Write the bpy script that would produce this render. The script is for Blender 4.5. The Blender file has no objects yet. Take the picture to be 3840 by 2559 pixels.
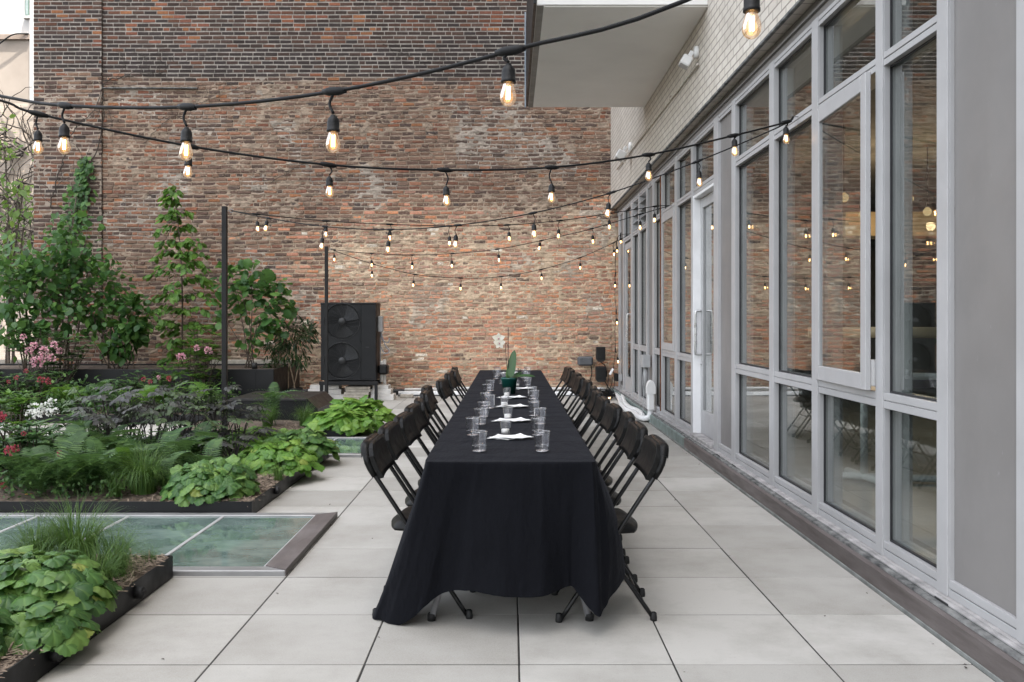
import bpy, math, numpy as np
from mathutils import Vector, Matrix
R = math.radians
scene = bpy.context.scene
col = scene.collection
rng = np.random.default_rng(7)
CAMH, F, U0, V0 = 1.36, 2100.0, 1173.0, 735.0
def at(u, v, Y):                       # a point of the courtyard from its bearing and its distance
    return np.array([(u-U0)/F*Y, Y, CAMH-(v-V0)/F*Y])
WLOC = {}
# ------------------------------------------------------------------ objects
def tag(o, label=None, cat=None, group=None, kind=None):
    if label: o['label'] = label
    if cat: o['category'] = cat
    if group: o['group'] = group
    if kind: o['kind'] = kind
    return o
def thing(name, label, cat, loc=(0,0,0), group=None):
    o = bpy.data.objects.new(name, None); col.objects.link(o)
    o.location = loc; o.empty_display_size = .1
    WLOC[o.name] = np.array(loc, float)
    return tag(o, label, cat, group)
def mk(name, V, Fs, mat, parent=None, smooth=False, mi=None, cols=None, fl=None, lc=None):
    V = np.asarray(V, float)
    off = WLOC[parent.name] if parent is not None else np.zeros(3)
    me = bpy.data.meshes.new(name)
    V = V-off
    if isinstance(Fs, np.ndarray): Fs = [Fs]
    me.vertices.add(len(V)); me.vertices.foreach_set('co', V.astype(np.float32).ravel())
    li = np.concatenate([np.asarray(f, np.int32).ravel() for f in Fs])
    cnt = np.concatenate([np.full(len(f), len(f[0]), np.int32) for f in Fs if len(f)])
    st = np.concatenate([[0], np.cumsum(cnt)[:-1]]).astype(np.int32)
    me.loops.add(len(li)); me.loops.foreach_set('vertex_index', li)
    me.polygons.add(len(cnt)); me.polygons.foreach_set('loop_start', st)
    sm = np.full(len(cnt), bool(smooth)) if not isinstance(smooth, (list, np.ndarray)) else np.asarray(smooth, bool)
    me.polygons.foreach_set('use_smooth', sm)
    for m in (mat if isinstance(mat, (list, tuple)) else [mat]): me.materials.append(m)
    if mi is not None: me.polygons.foreach_set('material_index', np.asarray(mi, np.int32))
    if cols is not None:
        a = me.color_attributes.new('Col', 'FLOAT_COLOR', 'POINT')
        a.data.foreach_set('color', np.asarray(cols, np.float32).ravel())
    if fl is not None:
        a = me.attributes.new('smear', 'FLOAT', 'POINT'); a.data.foreach_set('value', np.asarray(fl, np.float32))
    if lc is not None:
        a = me.attributes.new('leaf', 'FLOAT_VECTOR', 'POINT'); a.data.foreach_set('vector', np.asarray(lc, np.float32).ravel())
    me.update(); me.validate()
    o = bpy.data.objects.new(name, me); col.objects.link(o)
    if parent is not None: o.parent = parent
    WLOC[o.name] = off
    return o
def dup_tree(root, loc, rotz=0.0):
    def cp(o, par):
        c = o.copy(); col.objects.link(c)
        if par is not None: c.parent = par
        for ch in [x for x in KIDS.get(o.name, [])]: cp(ch, c)
        return c
    r = cp(root, None); r.location = loc; r.rotation_euler = (0, 0, rotz)
    return r
KIDS = {}
def note_kids():
    KIDS.clear()
    for o in col.objects:
        if o.parent is not None: KIDS.setdefault(o.parent.name, []).append(o)
def norm(a):
    a = np.asarray(a, float); return a/(np.linalg.norm(a, axis=-1, keepdims=True)+1e-12)
class MB:
    def __init__(s): s.v = []; s.f = []; s.s = []; s.m = []
    def add(s, V, Fc, smooth=False, m=0):
        b = len(s.v); s.v.extend([tuple(map(float, p)) for p in V])
        for f in Fc:
            s.f.append(tuple(b+i for i in f)); s.s.append(smooth); s.m.append(m)
        return s
    def box(s, lo, hi, b=0.0, m=0, M=None):
        lo = np.minimum(lo, hi).astype(float) if False else np.array([min(a, c) for a, c in zip(lo, hi)], float)
        hi = np.array([max(a, c) for a, c in zip(lo, hi)], float)
        c = (lo+hi)/2; h = (hi-lo)/2; b = min(b, h.min()*.9)
        V = []; ix = {}
        if b <= 0:
            for sx in (-1, 1):
                for sy in (-1, 1):
                    for sz in (-1, 1): ix[(sx, sy, sz)] = len(V); V.append(c+h*np.array([sx, sy, sz]))
            Fc = []
            for a in range(3):
                for sg in (-1, 1):
                    o = [i for i in range(3) if i != a]; q = []
                    for p, r in ((-1, -1), (1, -1), (1, 1), (-1, 1)):
                        k = [0]*3; k[a] = sg; k[o[0]] = p; k[o[1]] = r; q.append(ix[tuple(k)])
                    Fc.append(q)
        else:
            for sx in (-1, 1):
                for sy in (-1, 1):
                    for sz in (-1, 1):
                        sg = np.array([sx, sy, sz])
                        for a in range(3):
                            d = h-b; d[a] = h[a]; ix[(sx, sy, sz, a)] = len(V); V.append(c+d*sg)
            Fc = []
            for a in range(3):
                o = [i for i in range(3) if i != a]
                for sg in (-1, 1):
                    q = []
                    for p, r in ((-1, -1), (1, -1), (1, 1), (-1, 1)):
                        k = [0]*3; k[a] = sg; k[o[0]] = p; k[o[1]] = r; q.append(ix[tuple(k)+(a,)])
                    Fc.append(q)
                for p in (-1, 1):
                    for r in (-1, 1):
                        k1 = [0]*3; k1[a] = -1; k1[o[0]] = p; k1[o[1]] = r
                        k2 = list(k1); k2[a] = 1
                        Fc.append([ix[tuple(k1)+(o[0],)], ix[tuple(k2)+(o[0],)], ix[tuple(k2)+(o[1],)], ix[tuple(k1)+(o[1],)]])
            for sx in (-1, 1):
                for sy in (-1, 1):
                    for sz in (-1, 1): Fc.append([ix[(sx, sy, sz, a)] for a in range(3)])
        V = np.array(V); out = []
        for f in Fc:
            P = V[list(f)]; n = np.cross(P[1]-P[0], P[2]-P[0])
            out.append(f if np.dot(n, P.mean(0)-c) > 0 else f[::-1])
        if M is not None: V = V@np.array(M.to_3x3()).T+np.array(M.translation)
        return s.add(V, out, False, m)
    def tube(s, P, r, n=8, cap=True, m=0, smooth=True):
        P = np.asarray(P, float); k = len(P)
        r = np.full(k, r) if np.isscalar(r) else np.asarray(r, float)
        T = norm(np.gradient(P, axis=0)); V = []
        a = np.array([0, 0, 1.]) if abs(T[0][2]) < .9 else np.array([1., 0, 0])
        nrm = norm(np.cross(T[0], a))
        ang = np.arange(n)*2*math.pi/n
        for i in range(k):
            nrm = norm(nrm-T[i]*np.dot(nrm, T[i])); bi = np.cross(T[i], nrm)
            V.extend(P[i]+r[i]*(np.cos(ang)[:, None]*nrm+np.sin(ang)[:, None]*bi))
        Fc = [[i*n+j, i*n+(j+1) % n, (i+1)*n+(j+1) % n, (i+1)*n+j] for i in range(k-1) for j in range(n)]
        b = len(s.v); s.add(V, Fc, smooth, m)
        if cap:
            s.f.append(tuple(b+j for j in range(n))[::-1]); s.s.append(False); s.m.append(m)
            s.f.append(tuple(b+(k-1)*n+j for j in range(n))); s.s.append(False); s.m.append(m)
        return s
    def lathe(s, prof, c=(0, 0, 0), n=16, m=0, M=None, smooth=True):
        V = []; Fc = []; k = len(prof)
        for (r, z) in prof:
            for j in range(n):
                t = 2*math.pi*j/n; V.append((r*math.cos(t), r*math.sin(t), z))
        for i in range(k-1):
            for j in range(n): Fc.append([i*n+j, i*n+(j+1) % n, (i+1)*n+(j+1) % n, (i+1)*n+j])
        V = np.array(V)
        if M is not None: V = V@np.array(M.to_3x3()).T+np.array(M.translation)
        return s.add(V+np.array(c), Fc, smooth, m)
    def prism(s, poly, ax, lo, hi, m=0):      # polygon in the two other axes, extruded along ax
        o = [i for i in range(3) if i != ax]; n = len(poly); V = []
        for t in (lo, hi):
            for p in poly:
                q = [0]*3; q[ax] = t; q[o[0]] = p[0]; q[o[1]] = p[1]; V.append(q)
        V = np.array(V, float); c = V.mean(0)
        Fc = [list(range(n)), list(range(n, 2*n))]+[[i, (i+1) % n, n+(i+1) % n, n+i] for i in range(n)]
        out = []
        for f in Fc:
            P = V[f]; nn = np.cross(P[1]-P[0], P[2]-P[0]); out.append(f if np.dot(nn, P.mean(0)-c) > 0 else f[::-1])
        return s.add(V, out, False, m)
    def build(s, name, mat, parent=None):
        by = {}
        for i, f in enumerate(s.f): by.setdefault(len(f), []).append(i)
        Fs = []; sm = []; mi = []
        for k, idx in by.items():
            Fs.append(np.array([s.f[i] for i in idx], np.int32)); sm += [s.s[i] for i in idx]; mi += [s.m[i] for i in idx]
        return mk(name, np.array(s.v), Fs, mat, parent, np.array(sm), mi)
def catmull(P, n=8):
    P = np.asarray(P, float); out = []
    Q = np.vstack([2*P[0]-P[1], P, 2*P[-1]-P[-2]])
    for i in range(1, len(Q)-2):
        for t in np.arange(n)/n:
            p0, p1, p2, p3 = Q[i-1:i+3]
            out.append(.5*((2*p1)+(-p0+p2)*t+(2*p0-5*p1+4*p2-p3)*t*t+(-p0+3*p1-3*p2+p3)*t**3))
    out.append(P[-1]); return np.array(out)
def vnoise(x, y, seed=0):                # smooth value noise in 0..1
    x = np.asarray(x, float); y = np.asarray(y, float)
    xi = np.floor(x).astype(np.int64); yi = np.floor(y).astype(np.int64)
    fx = x-xi; fy = y-yi; fx = fx*fx*(3-2*fx); fy = fy*fy*(3-2*fy)
    def h(a, b):
        n = (a*374761393+b*668265263+seed*974634777) & 0xffffffff
        n = ((n ^ (n >> 13))*1274126177) & 0xffffffff
        n = (n ^ (n >> 16)) & 0xffffff
        return n/float(0xffffff)
    return (h(xi, yi)*(1-fx)+h(xi+1, yi)*fx)*(1-fy)+(h(xi, yi+1)*(1-fx)+h(xi+1, yi+1)*fx)*fy
def fbm(x, y, seed=0, o=3):
    a = 0; w = .5; t = 0
    for i in range(o):
        a = a+w*vnoise(x*2**i, y*2**i, seed+i*17); t += w; w *= .5
    return a/t
# ------------------------------------------------------------------ materials
def nt(name):
    m = bpy.data.materials.new(name); m.use_nodes = True; t = m.node_tree; t.nodes.clear()
    out = t.nodes.new('ShaderNodeOutputMaterial')
    return m, t, out
def nd(t, kind, **kw):
    n = t.nodes.new('ShaderNode'+kind)
    for k, v in kw.items():
        if k.startswith('_'): setattr(n, k[1:], v)
        else:
            key = int(k[1:]) if k[0] == 'i' and k[1:].isdigit() else k.replace('_', ' ')
            n.inputs[key].default_value = v
    return n
def lk(t, a, b): t.links.new(a, b)
def col4(c): return (c[0], c[1], c[2], 1)
def mixc(t, fac, a, b, mode='MIX'):
    n = t.nodes.new('ShaderNodeMix'); n.data_type = 'RGBA'; n.blend_type = mode
    for sock, v in ((n.inputs[0], fac), (n.inputs[6], a), (n.inputs[7], b)):
        if isinstance(v, (int, float)): sock.default_value = v
        elif isinstance(v, tuple): sock.default_value = v if len(v) == 4 else col4(v)
        else: lk(t, v, sock)
    return n.outputs[2]
def mapr(t, v, a, b, c, d):
    n = nd(t, 'MapRange'); lk(t, v, n.inputs[0])
    for i, x in enumerate((a, b, c, d)): n.inputs[1+i].default_value = x
    return n.outputs[0]
def noise(t, scale, detail=3, vec=None, rough=.55):
    n = nd(t, 'TexNoise', Scale=scale, Detail=detail, Roughness=rough)
    if vec is not None: lk(t, vec, n.inputs['Vector'])
    return n.outputs[0]
def objco(t, sc=None):
    c = nd(t, 'TexCoord').outputs['Object']
    if sc is None: return c
    m = nd(t, 'Mapping'); lk(t, c, m.inputs[0]); m.inputs['Scale'].default_value = sc
    return m.outputs[0]
def simple(name, c, rough=.5, var=.15, vs=6.0, metal=0.0, bump=0.0, bs=80.0, spec=.5, sc=None, c2=None, sheen=0, coat=0):
    m, t, out = nt(name); b = nd(t, 'BsdfPrincipled'); lk(t, b.outputs[0], out.inputs[0])
    v = objco(t, sc); n1 = noise(t, vs, 4, v)
    lo = tuple(x*(1-var) for x in c); hi = c2 if c2 else tuple(min(1, x*(1+var)) for x in c)
    lk(t, mixc(t, mapr(t, n1, .3, .7, 0, 1), lo, hi), b.inputs['Base Color'])
    lk(t, mapr(t, noise(t, vs*2.3, 3, v), .3, .7, max(0, rough-.08), min(1, rough+.08)), b.inputs['Roughness'])
    b.inputs['Metallic'].default_value = metal; b.inputs['Specular IOR Level'].default_value = spec
    if sheen: b.inputs['Sheen Weight'].default_value = sheen
    if coat: b.inputs['Coat Weight'].default_value = coat
    if bump:
        bp = nd(t, 'Bump', Strength=bump, Distance=.01); lk(t, noise(t, bs, 4, v), bp.inputs['Height']); lk(t, bp.outputs[0], b.inputs['Normal'])
    return m
def leafmat(name, dark, mid, light, rough=.42, trans=.3, veins=0):
    m, t, out = nt(name); b = nd(t, 'BsdfPrincipled', Roughness=rough)
    g = nd(t, 'NewGeometry'); r = nd(t, 'ValToRGB'); e = r.color_ramp.elements
    e[0].position = 0; e[0].color = col4(dark); e[1].position = 1; e[1].color = col4(light)
    x = e.new(.55); x.color = col4(mid)
    if veins == 1: x = e.new(.97); x.color = col4(light); e[-1].color = (.42, .42, .10, 1)
    lk(t, g.outputs['Random Per Island'], r.inputs[0])
    c = mixc(t, mapr(t, noise(t, 9, 3, objco(t)), .3, .7, 0, .55), r.outputs[0], dark)
    if veins:                               # 1: ribs fanning from the stalk, 2: ribs off a midrib
        at_ = nd(t, 'Attribute', _attribute_name='leaf'); sp = nd(t, 'SeparateXYZ'); lk(t, at_.outputs['Vector'], sp.inputs[0])
        def mth(op, a, b2=None):
            n = nd(t, 'Math', _operation=op)
            for i_, v_ in enumerate((a, b2)):
                if v_ is None: continue
                if isinstance(v_, (int, float)): n.inputs[i_].default_value = v_
                else: lk(t, v_, n.inputs[i_])
            return n.outputs[0]
        X_, Y_ = sp.outputs[0], sp.outputs[1]; ax_ = mth('ABSOLUTE', X_)
        if veins == 1: ph = mth('MULTIPLY', mth('ARCTAN2', X_, mth('SUBTRACT', Y_, .20)), 7.0)
        else: ph = mth('MULTIPLY', mth('SUBTRACT', Y_, mth('MULTIPLY', ax_, .9)), 44.0)
        ln = mth('COSINE', ph); mid = mapr(t, ax_, 0, .02, 1, 0)
        rib = mth('MAXIMUM', mapr(t, ln, .80, 1, 0, 1), mid)
        c = mixc(t, mth('MULTIPLY', rib, .30), c, light); c = mixc(t, mapr(t, ln, -1, .3, .18, 0), c, dark)
        bp = nd(t, 'Bump', Strength=.3, Distance=.003); lk(t, mth('MULTIPLY', ln, -1.0), bp.inputs['Height']); lk(t, bp.outputs[0], b.inputs['Normal'])
    lk(t, c, b.inputs['Base Color']); b.inputs['Specular IOR Level'].default_value = .35
    tr = nd(t, 'BsdfTranslucent'); lk(t, mixc(t, .6, c, light), tr.inputs[0])
    mx = nd(t, 'MixShader', i0=trans); lk(t, b.outputs[0], mx.inputs[1]); lk(t, tr.outputs[0], mx.inputs[2]); lk(t, mx.outputs[0], out.inputs[0])
    return m
def glassmat(name, tint=(.93, .97, .95), f0=.045, power=5.0, rough=0.0):
    m, t, out = nt(name)
    g = nd(t, 'NewGeometry'); d = nd(t, 'VectorMath', _operation='DOT_PRODUCT'); lk(t, g.outputs['Normal'], d.inputs[0]); lk(t, g.outputs['Incoming'], d.inputs[1])
    ab = nd(t, 'Math', _operation='ABSOLUTE'); lk(t, d.outputs['Value'], ab.inputs[0])
    om = nd(t, 'Math', _operation='SUBTRACT'); om.inputs[0].default_value = 1; lk(t, ab.outputs[0], om.inputs[1])
    pw = nd(t, 'Math', _operation='POWER'); lk(t, om.outputs[0], pw.inputs[0]); pw.inputs[1].default_value = power
    fr = mapr(t, pw.outputs[0], 0, 1, f0, 1)
    tr = nd(t, 'BsdfTransparent', Color=col4(tint)); gl = nd(t, 'BsdfGlossy', Roughness=rough)
    mx = nd(t, 'MixShader'); lk(t, fr, mx.inputs[0]); lk(t, tr.outputs[0], mx.inputs[1]); lk(t, gl.outputs[0], mx.inputs[2]); lk(t, mx.outputs[0], out.inputs[0])
    return m
def emit(name, c, s):
    m, t, out = nt(name); e = nd(t, 'Emission', Color=col4(c), Strength=s); lk(t, e.outputs[0], out.inputs[0]); return m
M = {}
M['alu'] = simple('aluminium_frame', (.392, .389, .390), .42, .07, 3, 0, .02, 200)
M['alu_bright'] = simple('bright_aluminium', (.80, .80, .80), .4, .08, 4)
M['steelpull'] = simple('brushed_steel', (.55, .55, .55), .3, .08, 8, 1.0)
M['panel'] = simple('grey_panel', (.185, .175, .168), .5, .08, 1.6, 0, .03, 120)
def scuffed(name, c, lite):
    m = simple(name, c, .5, .10, 1.4, 0, .04, 140); t = m.node_tree; b = [n for n in t.nodes if n.type == 'BSDF_PRINCIPLED'][0]
    src = b.inputs['Base Color'].links[0].from_socket; co = objco(t, (1, 1, .35))
    s1 = mapr(t, noise(t, 34, 3, co, .5), .74, .80, 0, .3); s2 = mapr(t, noise(t, 2.2, 6, objco(t, (1, 1, .5)), .7), .5, .8, 0, .28)
    lk(t, mixc(t, s1, mixc(t, s2, src, tuple(x*.7 for x in c)), lite), b.inputs['Base Color']); return m
M['panel'] = scuffed('scuffed_grey_panel', (.195, .185, .178), (.36, .36, .36))
M['bronze'] = simple('weathered_bronze', (.105, .085, .078), .55, .35, 5, .1, .15, 60, c2=(.16, .14, .135), sc=(1, .35, 3))
M['patina'] = simple('verdigris_edge', (.17, .21, .195), .7, .3, 9, 0, .2, 80)
M['ledge'] = simple('weathered_ledge', (.36, .35, .345), .75, .45, 7, 0, .3, 70, c2=(.47, .45, .44))
M['tar'] = simple('flaking_sealant', (.09, .095, .095), .85, .6, 14, 0, .6, 60, c2=(.26, .26, .25))
M['dark'] = simple('dark_gasket', (.02, .02, .022), .6)
M['blackmetal'] = simple('black_steel', (.0045, .0047, .0055), .45, .3, 4, 0, .03, 60, spec=.3)
M['browncap'] = simple('dark_bronze_sheet', (.011, .0102, .010), .45, .2, 4)
M['post'] = simple('dark_post', (.006, .0058, .0058), .55, .2, 5, spec=.3)
M['chair'] = simple('black_chair_plastic', (.0045, .0044, .0042), .46, .2, 6, 0, .03, 180, spec=.2)
M['chairtube'] = simple('black_gloss_tube', (.0035, .0035, .004), .32, .15, 8, spec=.4)
M['rubber'] = simple('black_rubber', (.006, .006, .006), .65)
M['greytube'] = simple('grey_table_leg', (.24, .24, .25), .4, .1)
M['plasticwhite'] = simple('white_pvc', (.74, .74, .73), .38, .06, 9)
M['white'] = simple('white_paint', (.74, .73, .71), .6, .08, 2, 0, .05, 90)
M['soffit'] = simple('balcony_soffit', (.80, .78, .75), .8, .05, 1.2, 0, .06, 150)
M['greybox'] = simple('grey_enclosure', (.085, .09, .097), .5, .08)
M['lightbox'] = simple('pale_grey_enclosure', (.36, .36, .36), .5, .08)
M['cable'] = simple('black_cable', (.003, .003, .0034), .6, spec=.3)
M['socket'] = simple('black_lampholder', (.004, .004, .0045), .55, .2, 20, spec=.35)
M['pave'] = None
M['wood'] = simple('pale_wood_rail', (.55, .42, .26), .5, .15, 4)
M['napkin'] = simple('paper_napkin', (.82, .82, .81), .9, .04, 9, 0, .1, 120)
M['wax'] = simple('white_wax', (.82, .81, .78), .5, .03)
M['pot'] = simple('teal_pot', (.008, .075, .062), .35, .2)
M['potblack'] = simple('black_nursery_pot', (.013, .013, .013), .55, .3)
M['bark'] = simple('bark', (.075, .058, .043), .9, .45, 18, 0, .5, 60)
M['palebark'] = simple('pale_bark', (.21, .16, .11), .9, .35, 18, 0, .4, 60)
M['twig'] = simple('dry_twig', (.045, .036, .029), .9, .4, 20)
M['darkstem'] = simple('dark_stem', (.028, .022, .022), .8, .3)
M['greenstem'] = simple('green_stem', (.07, .11, .03), .7, .3)
M['soil'] = simple('bark_mulch', (.075, .052, .037), 1, .6, 30, 0, .9, 60, c2=(.15, .11, .08))
M['chip'] = simple('wood_chip', (.24, .18, .13), .95, .5, 40, c2=(.36, .28, .21))
M['concrete'] = simple('concrete_block', (.40, .365, .31), .9, .25, 14, 0, .35, 90)
M['whiteblock'] = simple('white_masonry_block', (.58, .56, .53), .85, .15, 10, 0, .25, 70)
M['creamwall'] = simple('cream_render', (.34, .29, .245), .85, .12, .9, 0, .1, 20)
M['whitewall'] = simple('white_render', (.50, .49, .475), .85, .05, .7)
M['fence'] = simple('blue_grey_fence', (.07, .085, .10), .55, .2)
M['bulbtube'] = None
M['lf_heuch'] = leafmat('coral_bells_leaf', (.03, .085, .022), (.09, .20, .05), (.23, .37, .09), .42, .28, 1)
M['lf_heuch2'] = leafmat('bright_foamflower_leaf', (.06, .16, .022), (.13, .27, .04), (.25, .40, .07), .42, .25, 1)
M['lf_fern'] = leafmat('fern_leaf', (.028, .07, .022), (.056, .125, .034), (.125, .22, .06), .5, .3)
M['lf_grass'] = leafmat('grass_blade', (.04, .09, .02), (.075, .16, .03), (.15, .24, .05), .5, .3)
M['lf_dark'] = leafmat('dark_bugbane_leaf', (.026, .027, .026), (.050, .050, .048), (.085, .105, .065), .45, .15)
M['lf_olive'] = leafmat('olive_bugbane_leaf', (.036, .055, .028), (.066, .105, .045), (.11, .18, .06), .45, .2)
M['lf_rhodo'] = leafmat('rhododendron_leaf', (.024, .062, .02), (.055, .13, .034), (.12, .24, .06), .35, .15, 0)
M['lf_tree'] = leafmat('redbud_leaf', (.026, .075, .022), (.062, .155, .04), (.14, .27, .055), .42, .4)
M['lf_horn'] = leafmat('hornbeam_leaf', (.045, .115, .02), (.095, .21, .035), (.18, .32, .05), .42, .38, 2)
M['lf_sun'] = leafmat('pale_tree_leaf', (.06, .12, .02), (.12, .21, .04), (.22, .33, .07), .5, .4)
M['lf_ficus'] = leafmat('willow_leaf', (.016, .035, .012), (.032, .06, .02), (.06, .10, .03), .42, .2)
M['fl_pink'] = leafmat('pink_petal', (.55, .25, .32), (.68, .36, .44), (.78, .52, .57), .6, .3)
M['fl_red'] = leafmat('crimson_petal', (.28, .03, .05), (.40, .06, .09), (.50, .14, .17), .6, .25)
M['fl_white'] = leafmat('white_petal', (.68, .70, .66), (.78, .79, .76), (.85, .85, .83), .6, .25)
M['fl_orchid'] = leafmat('cream_petal', (.80, .74, .60), (.86, .82, .70), (.88, .86, .78), .5, .3)
M['lf_orchid'] = leafmat('orchid_leaf', (.02, .06, .018), (.04, .10, .03), (.07, .15, .04), .3, .15)
M['glass'] = glassmat('window_glass', (.93, .965, .95), .10, 3.2)
M['cup'] = glassmat('clear_plastic', (.99, .99, .995), .03, 3.6, .02)
M['bulbfil'] = emit('glowing_filament', (1, .60, .24), 7)
m, t, out = nt('warm_bulb_glass')                   # lit bulb: clear amber glass that glows a little
tr = nd(t, 'BsdfTransparent', Color=(1, .90, .74, 1)); em = nd(t, 'Emission', Color=(1, .54, .22, 1), Strength=1.0); gl = nd(t, 'BsdfGlossy', Roughness=.02)
a = nd(t, 'AddShader'); mx = nd(t, 'MixShader', i0=.06); fr = nd(t, 'LayerWeight', Blend=.35)
mx2 = nd(t, 'MixShader'); lk(t, tr.outputs[0], mx.inputs[1]); lk(t, em.outputs[0], mx.inputs[2])
lk(t, mapr(t, fr.outputs['Fresnel'], 0, 1, 0, .6), mx2.inputs[0]); lk(t, mx.outputs[0], mx2.inputs[1]); lk(t, gl.outputs[0], mx2.inputs[2]); lk(t, mx2.outputs[0], out.inputs[0])
m.cycles.emission_sampling = 'NONE'; M['bulb'] = m; BULB_EM = em
M['globe'] = emit('lit_globe', (1, .72, .36), .15)
# paving: one colour per slab, fine grain, stains
m, t, out = nt('concrete_paver'); b = nd(t, 'BsdfPrincipled'); lk(t, b.outputs[0], out.inputs[0]); co = objco(t)
g = nd(t, 'NewGeometry'); base = mixc(t, g.outputs['Random Per Island'], (.315, .302, .274), (.49, .474, .44))
st = mapr(t, noise(t, 1.7, 6, co, .65), .42, .68, 0, 1)
c = mixc(t, st, base, (.25, .235, .205), 'MIX'); c = mixc(t, .62, base, c)
c = mixc(t, mapr(t, noise(t, 170, 2, co), .35, .75, 0, .30), c, (.50, .48, .45)); c2 = c
c3 = mixc(t, mapr(t, noise(t, 55, 5, co, .7), .60, .74, 0, .55), mixc(t, .5, c, c2), (.27, .25, .22))
lk(t, c3, b.inputs['Base Color']); b.inputs['Roughness'].default_value = .88; b.inputs['Specular IOR Level'].default_value = .25
bp = nd(t, 'Bump', Strength=.25, Distance=.004); lk(t, noise(t, 240, 3, co), bp.inputs['Height']); lk(t, bp.outputs[0], b.inputs['Normal']); M['pave'] = m
M['joint'] = simple('dark_joint_bed', (.028, .026, .023), .95, .4, 20)
# bricks carry their own fired colour; lime smears and soot come in patches
def brickmat(name, amt):
    m, t, out = nt(name); b = nd(t, 'BsdfPrincipled', Roughness=.9); lk(t, b.outputs[0], out.inputs[0]); co = objco(t)
    a = nd(t, 'VertexColor', _layer_name='Col'); s = nd(t, 'Attribute', _attribute_name='smear')
    n1 = noise(t, 26, 5, co, .65)
    c = mixc(t, 1.0, a.outputs[0], mixc(t, mapr(t, n1, .3, .7, 0, 1), (.78, .77, .76), (1.2, 1.19, 1.18)), 'MULTIPLY')
    if amt:
        n2 = noise(t, 13, 5, objco(t, (1, 1, 2.2)), .68)
        ad = nd(t, 'Math', _operation='ADD'); lk(t, n2, ad.inputs[0]); lk(t, mapr(t, s.outputs['Fac'], 0, 1, -.2, .10), ad.inputs[1])
        c = mixc(t, mapr(t, ad.outputs[0], .52, .60, 0, .85), c, mixc(t, mapr(t, n1, .3, .7, 0, 1), (.25, .19, .14), (.48, .375, .275)))
    c = mixc(t, mapr(t, noise(t, 1.3, 5, co, .6), .52, .78, 0, .3), c, (.10, .08, .068))
    lk(t, c, b.inputs['Base Color']); b.inputs['Specular IOR Level'].default_value = .2
    bp = nd(t, 'Bump', Strength=.65, Distance=.012); lk(t, noise(t, 42, 5, co, .65), bp.inputs['Height']); lk(t, bp.outputs[0], b.inputs['Normal'])
    return m
M['brick'] = brickmat('old_brick', 1); M['mortar'] = brickmat('old_mortar', 0)
def brickpattern(name, c1, c2, mo, sc, axes, rough=.6):
    m, t, out = nt(name); b = nd(t, 'BsdfPrincipled', Roughness=rough); lk(t, b.outputs[0], out.inputs[0])
    co = objco(t); sp = nd(t, 'SeparateXYZ'); lk(t, co, sp.inputs[0]); cb = nd(t, 'CombineXYZ')
    lk(t, sp.outputs[axes[0]], cb.inputs[0]); lk(t, sp.outputs[axes[1]], cb.inputs[1])
    br = nd(t, 'TexBrick', Color1=col4(c1), Color2=col4(c2), Mortar=col4(mo), Scale=1.0); br.inputs['Brick Width'].default_value = sc[0]; br.inputs['Row Height'].default_value = sc[1]; br.inputs['Mortar Size'].default_value = sc[2]; br.inputs['Mortar Smooth'].default_value = .2
    lk(t, cb.outputs[0], br.inputs['Vector'])
    c = mixc(t, mapr(t, noise(t, 2.2, 5, co, .65), .4, .75, 0, .35), br.outputs[0], mo)
    lk(t, c, b.inputs['Base Color'])
    bp = nd(t, 'Bump', Strength=.6, Distance=.006); bp.invert = True; lk(t, br.outputs['Fac'], bp.inputs['Height']); lk(t, bp.outputs[0], b.inputs['Normal'])
    return m
M['whitebrick'] = brickpattern('glazed_cream_brick', (.58, .53, .465), (.66, .615, .55), (.28, .245, .21), (.205, .0735, .007), (1, 2))
M['farbrick'] = brickpattern('pale_far_brick', (.42, .34, .27), (.50, .41, .33), (.44, .39, .34), (.22, .075, .012), (0, 2), .9)
M['upbrick'] = brickpattern('plain_upper_brick', (.12, .07, .05), (.07, .05, .045), (.22, .20, .18), (.225, .0768, .014), (0, 2), .9)
M['towerwall'] = brickpattern('tower_brick', (.42, .36, .30), (.48, .41, .35), (.36, .33, .30), (.22, .075, .012), (0, 2), .9)
# tablecloth
m, t, out = nt('black_tablecloth'); b = nd(t, 'BsdfPrincipled', Roughness=.85); lk(t, b.outputs[0], out.inputs[0]); co = objco(t)
lk(t, mixc(t, mapr(t, noise(t, 500, 2, co), .3, .7, 0, 1), (.0018, .0021, .0036), (.0036, .0041, .0068)), b.inputs['Base Color'])
b.inputs['Sheen Weight'].default_value = .03; b.inputs['Sheen Roughness'].default_value = .4; b.inputs['Sheen Tint'].default_value = (.5, .55, .7, 1); b.inputs['Specular IOR Level'].default_value = .15
w = nd(t, 'TexWave', Scale=1.1, Distortion=9.0, Detail=3.0); w.bands_direction = 'Y'; lk(t, co, w.inputs[0])
bp = nd(t, 'Bump', Strength=.32, Distance=.006); bp2 = nd(t, 'Bump', Strength=.4, Distance=.001)
wn = nd(t, 'Math', _operation='ADD'); lk(t, w.outputs[1], wn.inputs[0]); lk(t, mapr(t, noise(t, 5.5, 5, objco(t, (1.6, .5, .7)), .62), .3, .7, 0, 5.0), wn.inputs[1]); lk(t, wn.outputs[0], bp.inputs['Height']); lk(t, noise(t, 700, 2, co), bp2.inputs['Height']); lk(t, bp.outputs[0], bp2.inputs['Normal']); lk(t, bp2.outputs[0], b.inputs['Normal']); M['cloth'] = m
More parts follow.
